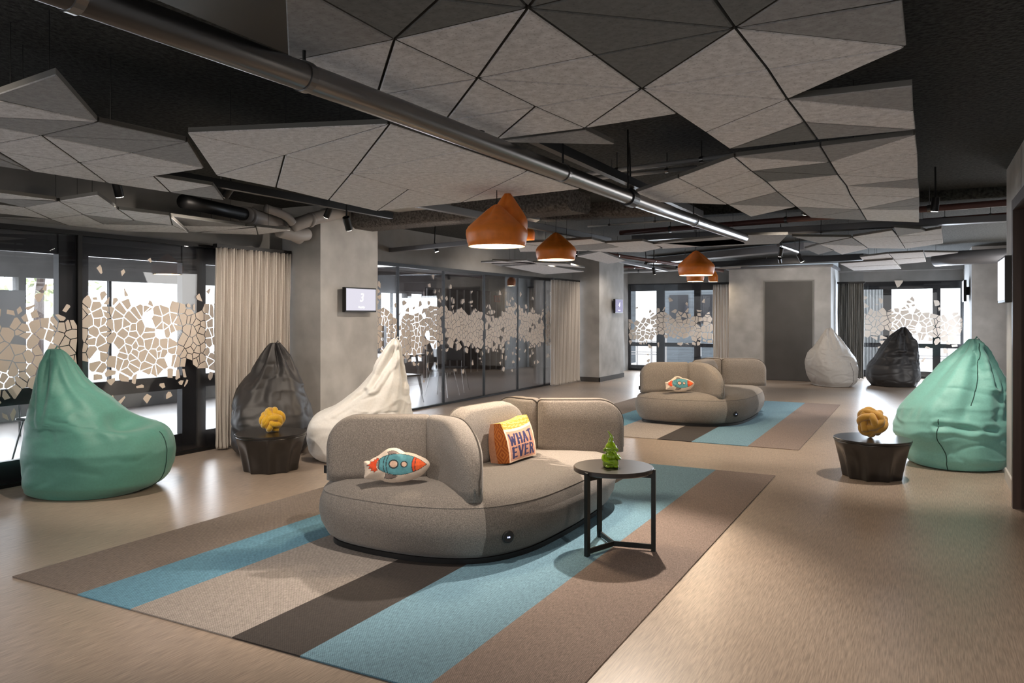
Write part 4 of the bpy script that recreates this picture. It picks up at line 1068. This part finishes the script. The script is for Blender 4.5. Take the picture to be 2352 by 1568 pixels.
raft('narrow tail raft reaching to the grey pipes at left', 2.33, [([z(1312, 390), z(1900, 468), z(1400, 466)], 'm'), ([z(1400, 468), z(1975, 472), z(1700, 502), z(1460, 520)], 'l'), ([z(1975, 472), z(1990, 534), z(1460, 520), z(1700, 502)], 'l'), ([z(1975, 472), z(2245, 502), z(1990, 534)], 'l')], hang=True)
y = lambda x, y_: (1200 + x / 4.704, 440 + y_ / 4.704)
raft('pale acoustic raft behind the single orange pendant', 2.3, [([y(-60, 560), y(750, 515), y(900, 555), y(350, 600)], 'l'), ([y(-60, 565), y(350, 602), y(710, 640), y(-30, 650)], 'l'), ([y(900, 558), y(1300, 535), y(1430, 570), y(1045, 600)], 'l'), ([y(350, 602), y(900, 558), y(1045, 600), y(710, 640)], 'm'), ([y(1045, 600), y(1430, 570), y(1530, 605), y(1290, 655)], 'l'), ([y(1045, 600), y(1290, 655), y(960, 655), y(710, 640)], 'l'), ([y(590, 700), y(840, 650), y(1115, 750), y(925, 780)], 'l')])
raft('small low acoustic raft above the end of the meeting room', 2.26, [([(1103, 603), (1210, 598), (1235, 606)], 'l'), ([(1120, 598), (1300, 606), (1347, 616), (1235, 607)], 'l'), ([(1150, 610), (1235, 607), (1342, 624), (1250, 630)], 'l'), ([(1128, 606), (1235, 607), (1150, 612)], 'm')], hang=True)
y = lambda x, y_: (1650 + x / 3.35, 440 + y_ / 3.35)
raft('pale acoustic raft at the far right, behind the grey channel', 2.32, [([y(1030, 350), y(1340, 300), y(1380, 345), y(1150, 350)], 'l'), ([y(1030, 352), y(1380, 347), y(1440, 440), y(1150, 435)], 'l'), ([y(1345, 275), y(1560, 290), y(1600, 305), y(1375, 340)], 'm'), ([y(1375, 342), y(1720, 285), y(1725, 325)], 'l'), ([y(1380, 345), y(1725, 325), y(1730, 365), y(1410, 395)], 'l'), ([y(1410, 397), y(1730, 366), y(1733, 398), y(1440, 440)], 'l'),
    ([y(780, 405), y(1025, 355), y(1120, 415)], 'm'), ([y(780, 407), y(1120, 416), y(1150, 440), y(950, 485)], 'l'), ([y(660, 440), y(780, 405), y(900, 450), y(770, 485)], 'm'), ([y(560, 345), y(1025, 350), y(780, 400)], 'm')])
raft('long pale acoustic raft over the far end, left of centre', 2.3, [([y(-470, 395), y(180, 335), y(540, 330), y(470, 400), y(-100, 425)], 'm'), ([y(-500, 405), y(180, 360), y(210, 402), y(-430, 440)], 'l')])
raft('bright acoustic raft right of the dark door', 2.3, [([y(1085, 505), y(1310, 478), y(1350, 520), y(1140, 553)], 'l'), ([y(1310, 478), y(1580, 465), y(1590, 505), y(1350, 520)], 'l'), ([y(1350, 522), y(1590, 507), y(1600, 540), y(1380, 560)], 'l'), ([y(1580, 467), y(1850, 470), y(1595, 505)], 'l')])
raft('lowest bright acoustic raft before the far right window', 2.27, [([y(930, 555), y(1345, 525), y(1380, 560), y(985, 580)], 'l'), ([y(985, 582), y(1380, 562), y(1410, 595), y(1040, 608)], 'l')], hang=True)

# ================================================================== PIPES, DUCTS, TRACKS
def run(name, lab, cat, pts, r, m, seg=14):
    pts = [Vector(p) for p in pts]; c = pts[0].copy()
    t = thing(name, lab, cat, c); t_ = obj('pipe', TUBE([p - c for p in pts], r, seg), m, t, smooth=True)
    return t, c
PXP = P(375, 97, 2.215).x + .02; PZ = 2.27
t, c = run('steel_pipe', 'long round steel service pipe crossing overhead from upper left', 'pipe', [(PXP - .10, -.2, PZ), (PXP, 2.5, PZ), (PXP + .06, 5.5, PZ), (PXP + .20, 8.3, PZ)], .049, 'steel', 24)
for yy in (1.2, 2.0, 4.05, 5.1, 6.6):
    xx = PXP + (-.10 + (yy + .2) / 2.7 * .10 if yy < 2.5 else (.06 * (yy - 2.5) / 3 if yy < 5.5 else .06 + .14 * (yy - 5.5) / 2.8))
    bm = bmesh.new(); tube(bm, [(xx, yy - .015, PZ), (xx, yy + .015, PZ)], .054, 24); o = obj('pipe_clamp', bm, 'steel', t); o.location = -c
    o2 = obj('hanger_rod', TUBE([(xx, yy, PZ + .05), (xx, yy, CZ)], .006, 8), 'black', t); o2.location = -c
o = obj('pipe_collar', TUBE([(PXP + .05, 5.08, PZ), (PXP + .05, 5.20, PZ)], .060, 24), 'black', t); o.location = -c
def track(lab, x, y0, y1, z=2.43, w=.05):
    t = thing('lighting_track', lab, 'lighting track', (x, y0, z))
    obj('rail', BX(-w / 2, w / 2, 0, y1 - y0, -.03, .03), 'black', t)
    for k in range(3):
        yy = (y1 - y0) * (.1 + .4 * k); obj('hanger_rod', TUBE([(0, yy, .03), (0, yy, CZ - z)], .004, 6), 'steel', t)
q1 = P(1240, 330, 2.42); q2 = P(1470, 440, 2.42); track('black lighting track between the two right-hand rafts', (q1.x + q2.x) / 2, 3.4, 7.6, 2.45)
q1 = P(510, 430, 2.42); q2 = P(880, 500, 2.42); XT = (q1.x + q2.x) / 2; track('black lighting track above the left drum table', XT, 2.0, q2.y + .1, 2.45)
def spot(lab, p, tilt, az, L=.13, r=.032, power=25, col=(1, .86, .72), size=60, lit=True, top=None):
    p = Vector(p); t = thing('track_spotlight', lab, 'spotlight', p, az)
    d = Vector((math.sin(tilt), 0, -math.cos(tilt)))
    bm = bmesh.new(); tube(bm, [-d * L * .45, d * L * .5], r, 20); obj('housing', bm, 'black', t)
    obj('lens', TUBE([d * (L * .5 + .0005), d * (L * .5 + .003)], r * .86, 20), 'lens' if lit else 'black', t)
    obj('stem', TUBE([-d * L * .3, (0, 0, (top or CZ) - p.z)], .008, 8), 'black', t)
    if power:
        l = light('spot_lamp', 'SPOT', d * (L * .5 + .012), power, col, d.to_track_quat('-Z', 'Y').to_euler(), t, spot_size=R(size), spot_blend=.6, shadow_soft_size=.03)
    return t
RR = lambda px, py, z_: P(px, py, z_)
def aimed(lab, p, tgt, power, **k):
    p = Vector(p); v = Vector(tgt) - p; az = math.atan2(v.y, v.x); tilt = math.atan2(math.hypot(v.x, v.y), -v.z)
    return spot(lab, p, tilt, az, power=power, **k)
aimed('black tilted spotlight with lit lens beside the steel pipe', P(1098, 302, 2.36), (-3.2, 3.6, 0), 110, size=80)
aimed('black upright spotlight at the end of the right track', P(1446, 452, 2.36), (-2.0, 4.2, 0), 340, size=75)
aimed('black spotlight hanging beside the grey column top', P(798, 512, 2.28), (-5.0, 6.9, 0), 75, size=80)
aimed('lit ceiling spotlight above the left acoustic rafts', P(270, 432, 2.4), (-5.6, 4.6, 0), 90, size=80)
aimed('small black spotlight in front of the meeting room header', P(1000, 568, 2.42), (-5.4, 9.6, 0), 60, size=80)
aimed('black spotlight right of the right-hand raft', P(2148, 468, 2.42), (-.1, 8.0, 0), 130, size=80)
aimed('black spotlight at left end of far short track', P(1793, 578, 2.35), (-2.4, 12.6, .1), 80, size=80)
aimed('black tilted spotlight at right end of far short track', P(1838, 592, 2.33), (-.6, 13.2, 0), 80, size=80)
aimed('tiny black spotlight near the far left window', P(1502, 622, 2.3), (-4.4, 15.6, 0), 60, size=80)
# unseen fill spotlights added over the camera side of the room
HID = [((-.35, 1.75, 2.45), (-1.0, 3.4, 0), 60, 'fill spotlight added just right of the camera'), ((.35, 2.1, 2.45), (-.1, 4.6, 0), 110, 'fill spotlight added by the right-hand wall near the camera'), ((-3.0, .4, 2.45), (-4.8, 3.4, .2), 110, 'fill spotlight added left of the camera')]
for p, tg, pw, lb in HID: aimed('black ' + lb, p, tg, pw, size=90)
aimed('black fill spotlight added to wash the near grey column', (-4.3, 7.5, 2.5), (-6.2, 7.4, 1.3), 60, size=95)  # from here on, extra spotlights added to brighten walls, film and floor
aimed('black fill spotlight added to wash the mosaic film of the near glass', (-5.15, 4.6, 2.5), (-6.8, 4.8, 1.15), 45, size=100)
aimed('black fill spotlight added to wash the mosaic film of the meeting room', (-5.3, 11.6, 2.5), (-6.86, 11.6, 1.2), 60, size=110)
aimed('black fill spotlight added between the two rugs', (-1.0, 8.0, 2.5), (-1.9, 9.6, .1), 110, size=95)
aimed('black fill spotlight added over the aisle left of the far sofa', (-4.9, 11.4, 2.5), (-5.6, 12.6, .3), 110, size=95)
aimed('black fill spotlight added in front of the dark door', (-2.4, 15.4, 2.5), (-2.4, 17.9, .9), 90, size=95)
aimed('black fill spotlight added before the near beige curtain', (-5.3, 6.0, 2.5), (-6.6, 6.3, .8), 35, size=95)
aimed('black fill spotlight added before the second grey column', (-5.0, 15.2, 2.5), (-6.2, 15.9, 1.0), 60, size=95)
q = [P(1788, 563, 2.46), P(1832, 578, 2.46)]
o = obj('short_lighting_track', TUBE([Vector((0, 0, 0)), (q[1] - q[0])], .03, 8), 'steel'); o.location = q[0]
for u in (.15, .85): obj('hanger_rod', TUBE([(q[1] - q[0]) * u + Vector((0, 0, .02)), (q[1] - q[0]) * u + Vector((0, 0, CZ - q[0].z))], .005, 6), 'steel', o)
tag(o, 'short bright metal track with two spotlights at far ceiling', 'lighting track')
# cross services
def cross(lab, a, b, z_, r, m, name='service_pipe', cat='pipe', z2=None):
    pa, pb = P(*a, z_), P(*b, z2 or z_); t, c = run(name, lab, cat, [pa, pb], r, m)
    n = max(2, int((pb - pa).length / 1.2))
    for k in range(n):
        p = pa.lerp(pb, (k + .5) / n) - c
        obj('pipe_clamp', TUBE([p - (pb - pa).normalized() * .015, p + (pb - pa).normalized() * .015], r * 1.2, 14), 'steel', t)
        if pa.z < CZ - .1: obj('hanger_rod', TUBE([p + Vector((0, 0, r)), (p.x, p.y, CZ - c.z)], .004, 6), 'steel', t)
    return t
cross('dark red sprinkler pipe crossing the room at the ceiling', (1425, 535), (2330, 464), 2.5, .032, 'redpipe')
cross('pair of steel conduits behind the large raft, upper one', (1330, 402), (1720, 352), 2.6, .018, 'conduit')
cross('pair of steel conduits behind the large raft, lower one', (1345, 412), (1600, 384), 2.6, .016, 'conduit')
cross('thin white conduit above the single orange pendant', (1350, 520), (1560, 505), 2.55, .012, 'conduit')
cross('dark red sprinkler pipe running to the far end', (1370, 580), (1660, 622), 2.42, .03, 'redpipe', z2=2.42)
cross('grey pipe crossing behind the far pendants', (1400, 626), (1700, 612), 2.54, .035, 'pvc')
cross('thin white pipe at top of the far block wall', (1700, 609), (1960, 598), 2.58, .02, 'conduit')
cross('slim grey conduit below the far red pipe', (1470, 560), (2060, 520), 2.44, .014, 'conduit')
cross('dark pipe over the far left window', (1420, 612), (1560, 618), 2.62, .03, 'redpipe')
cross('brown pipe at the right wall under the red pipe', (2120, 505), (2330, 490), 2.6, .018, 'redpipe')
def beam(lab, a, b, z_, w, h, m, name='cable_channel', cat='channel'):
    pa, pb = P(*a, z_), P(*b, z_); d = pb - pa; L = d.length
    o = obj(name, BX(0, L, -w / 2, w / 2, -h / 2, h / 2), m); o.location = pa; o.rotation_euler = (0, 0, math.atan2(d.y, d.x)); tag(o, lab, cat); bevel(o, .004)
    return o
beam('wide grey metal channel crossing behind the right-hand raft', (1455, 548), (2330, 500), 2.46, .14, .07, 'channel')
beam('grey metal channel running from behind the pendants', (900, 455), (1400, 552), 2.44, .06, .07, 'channel')
beam('grey metal channel in front of the meeting room header', (860, 578), (1180, 548), 2.40, .08, .06, 'channel')
beam('lit pale channel at right by the wall', (2130, 508), (2330, 496), 2.52, .06, .04, 'conduit')
beam('dark channel over the far pendants', (1405, 596), (1530, 620), 2.38, .07, .05, 'channel')
beam('grey duct crossing in front of the far block', (1500, 600), (1860, 565), 2.64, .3, .12, 'channel', 'air_duct', 'duct')
beam('dark duct behind the far block lintel', (1560, 612), (1990, 590), 2.55, .3, .12, 'black', 'air_duct', 'duct')
# rough sprayed downstand beams
for lab, a, b, zb, w, m in (('rough sprayed downstand beam behind the near column', (800, 532), (1330, 487), 2.52, .5, 'lag'), ('rough sprayed downstand beam above the single pendant', (1250, 508), (1560, 492), 2.58, .35, 'lag'), ('dark sprayed beam behind the right-hand raft', (1560, 500), (2330, 455), 2.64, .4, 'slab')):
    pa, pb = P(*a, zb), P(*b, zb); d = pb - pa
    bm = bmesh.new(); n = 12; prof = [(-w / 2, CZ - zb)] + [(-w / 2 + .09 - .09 * math.cos(t_ * math.pi / 10), .09 - .09 * math.sin(t_ * math.pi / 10)) for t_ in range(6)] + [(w / 2 - .09 + .09 * math.sin(t_ * math.pi / 10), .09 - .09 * math.cos(t_ * math.pi / 10)) for t_ in range(6)] + [(w / 2, CZ - zb)]
    A_ = [bm.verts.new((0, y_, z_)) for y_, z_ in prof]; B_ = [bm.verts.new((d.length, y_, z_)) for y_, z_ in prof]
    for k in range(len(prof)): bm.faces.new((A_[k], A_[(k + 1) % len(prof)], B_[(k + 1) % len(prof)], B_[k]))
    bm.faces.new(A_); bm.faces.new(B_)
    o = obj('downstand_beam', bm, m, smooth=False, kind='structure'); o.location = pa; o.rotation_euler = (0, 0, math.atan2(d.y, d.x)); o.name = 'trim_beam'
# pale soffit panel with hooks in front of the beam
q = [P(880, 482, 2.66), P(1000, 470, 2.66), P(1240, 505, 2.66), P(1200, 530, 2.66)]
bm = bmesh.new(); prism(bm, [(p.x, p.y) for p in q], 2.66, 2.72); struct('trim_soffit', bm, 'plaster')
# black flat duct above the large raft
q = P(421, 0, 2.6); q2 = P(657, 102, 2.6)
o = obj('air_duct', BX(q.x, q.x + .9, -.5, 4.2, 2.56, 2.70), 'black'); tag(o, 'flat black duct above the largest raft', 'duct')
# grey drain pipes and elbows beside the near column
t = thing('drain_pipe', 'grey branched drain pipe with elbows at top of near column', 'pipe', P(640, 500, 2.4)); c = Vector(t.location)
def seg_(pts, r, nm='pipe', m='pvc'):
    o = obj(nm, TUBE(catmull([tuple(Vector(p) - c) for p in pts], 5) if len(pts) > 2 else [Vector(p) - c for p in pts], r, 18), m, t, smooth=True); return o
d0 = 8.4
seg_([PD(420, 462, 7.0), PD(560, 492, 8.0)], .065, m='black')
seg_([PD(560, 492, 8.0), PD(625, 512, 8.5), PD(690, 545, 8.9)], .085)
seg_([PD(610, 478, 8.2), PD(655, 495, 8.4), PD(672, 512, 8.5)], .045)
seg_([PD(668, 520, 8.6), PD(720, 502, 8.8), PD(790, 486, 9.3)], .075)
seg_([PD(640, 530, 8.5), PD(680, 540, 8.7), PD(705, 538, 8.9)], .07, 'elbow')
for px_, py_, dd, rr in ((575, 496, 8.1, .092), (712, 505, 8.75, .083), (648, 525, 8.6, .092)):
    p = PD(px_, py_, dd); seg_([p - Vector((.0, .015, 0)), p + Vector((.0, .02, 0))], rr, 'pipe_clamp')
# insulated duct at the right beyond the pier
t = thing('round_duct', 'round dark insulated duct at ceiling in the right alcove', 'duct', P(2190, 590, 2.5)); c = Vector(t.location)
obj('duct_body', TUBE([P(2150, 596, 2.5) - c, P(2200, 592, 2.5) - c, P(2345, 585, 2.5) - c], .13, 20), 'channel', t, smooth=True)

# ================================================================== PENDANTS
def pendant(lab, p, rad, m='orange', power=16, hgt=None, seed=0):
    p = Vector(p); t = thing('pendant_lamp', lab, 'pendant lamp', p, random.Random(seed).uniform(0, 3)); h = hgt or rad * 1.28
    prof = [(.91, 0), (.96, .12), (1.0, .30), (.995, .40), (.93, .49), (.74, .63), (.54, .77), (.34, .91), (.16, 1.02), (.06, 1.06), (.012, 1.07)]
    bm = bmesh.new(); seg = 64; rows = []
    for sgn, off in ((1, 0), (-1, .012)):
        rr = []
        for r_, z_ in (prof if sgn > 0 else prof[::-1]):
            row = []
            for q in range(seg):
                a_ = 2 * math.pi * q / seg; k = max(0, (z_ - .42) / .6)
                pleat = 1 - k * .38 * (max(0, math.cos(a_ * 3)) ** 2)
                ro = max(.0015, r_ * rad * pleat - off); row.append(bm.verts.new((ro * math.cos(a_), ro * math.sin(a_), max(0, z_ * h - off * .6))))
            rr.append(row)
        rows += rr
    rows.append(rows[0])
    half_ = len(prof)
    for i_, (A_, B_) in enumerate(zip(rows, rows[1:])):
        for q in range(seg):
            f = bm.faces.new((A_[q], A_[(q + 1) % seg], B_[(q + 1) % seg], B_[q])); f.material_index = 1 if i_ >= half_ else 0
    obj('shade', bm, [m, 'lampin'], t, smooth=True)
    bm = bmesh.new(); lathe(bm, [(.001, .012), (rad * .84, .012), (rad * .84, .02), (.001, .02)], 48); obj('diffuser', bm, 'bulb', t)
    obj('cord', TUBE([(0, 0, h * .95), (0, 0, CZ - p.z)], .0035, 6), 'black', t)
    light('pendant_bulb', 'AREA', (0, 0, .002), power, (1, .76, .5), (0, 0, 0), t, shape='DISK', size=rad * 1.6)
    return t
def lampP(px, ybot, rad, wpx): d = 2 * rad * F / wpx; q = PD(px, ybot, d); return q
pendant('large orange pleated pendant lamp above the near sofa, front one', lampP(1141, 566, .225, 142), .225, power=22, seed=1)
pendant('tall pointed orange pendant lamp behind the front one of the cluster', lampP(1166, 548, .15, 92) , .15, hgt=.33, power=9, seed=2)
pendant('small orange pendant lamp at right of the near cluster', lampP(1202, 556, .15, 54), .15, hgt=.30, power=8, seed=3)
pendant('single orange pendant lamp right of the near cluster', lampP(1277, 597, .225, 93), .225, power=18, seed=4)
pendant('front orange pendant lamp of the far cluster', lampP(1599, 632, .225, 83), .225, power=18, seed=5)
pendant('lower orange pendant lamp behind the front one, far cluster', lampP(1597, 646, .13, 40), .13, hgt=.2, power=8, seed=6)
pendant('orange pendant lamp at the right of the far cluster', lampP(1638, 647, .11, 22), .11, hgt=.30, power=6, seed=7)

# ================================================================== SCREENS
def txt(s, size, m, parent, loc, rot, off=0, shear=0, font_extrude=.001, nm='writing'):
    c = bpy.data.curves.new(nm, 'FONT'); c.body = s; c.size = size; c.align_x = 'CENTER'; c.align_y = 'CENTER'; c.offset = off; c.shear = shear; c.extrude = font_extrude
    o = bpy.data.objects.new(nm, c); COL.objects.link(o); dg = bpy.context.evaluated_depsgraph_get(); me = bpy.data.meshes.new_from_object(o.evaluated_get(dg))
    bpy.data.objects.remove(o); me.materials.clear(); me.materials.append(M[m]); o = bpy.data.objects.new(nm, me); COL.objects.link(o); o.parent = parent; o.location = loc; o.rotation_euler = rot
    return o
def screen(lab, loc, rz, w_, h_, sm, num=None, th=.05, out=.0):
    """faces local -y"""
    t = thing('wall_screen', lab, 'screen', loc, rz)
    bevel(obj('housing', BX(-w_ / 2, w_ / 2, 0, th, -h_ / 2, h_ / 2), 'black', t), .004)
    obj('display', BX(-w_ / 2 + .015, w_ / 2 - .015, -.002, .0, -h_ / 2 + .02, h_ / 2 - .015), sm, t)
    obj('wall_bracket', BX(-.08, .08, th, th + .06, -.08, .08), 'black', t)
    if num:
        txt(num, h_ * .5, 'glyph', t, (0, -.004, h_ * .08), (R(90), 0, 0), shear=.2, nm='number')
        txt('Meet Up', h_ * .11, 'glyph', t, (0, -.004, -h_ * .30), (R(90), 0, 0))
    return t
a = PX(792, 685, -6.1); b = PX(863, 688, -6.1)
screen('wall screen showing a 3 on the near grey column', (-6.09, (a.y + b.y) / 2, 1.64), R(90), (b.y - a.y), .30, 'screen', '3')
a = PX(1412, 685, -6.1); b = PX(1433, 685, -6.1)
screen('wall screen showing a 4 on the second grey column', (-6.09, (a.y + b.y) / 2 - .04, 1.66), R(90), .50, .32, 'screen2', '4')
screen('bright wall screen on the right-hand wall', (.56, 7.3, 1.73), R(-90), .62, .36, 'screenw')
screen('small bright wall screen beside the far right window', (.71, 17.6, 1.93), R(-90), .62, .42, 'screenw')
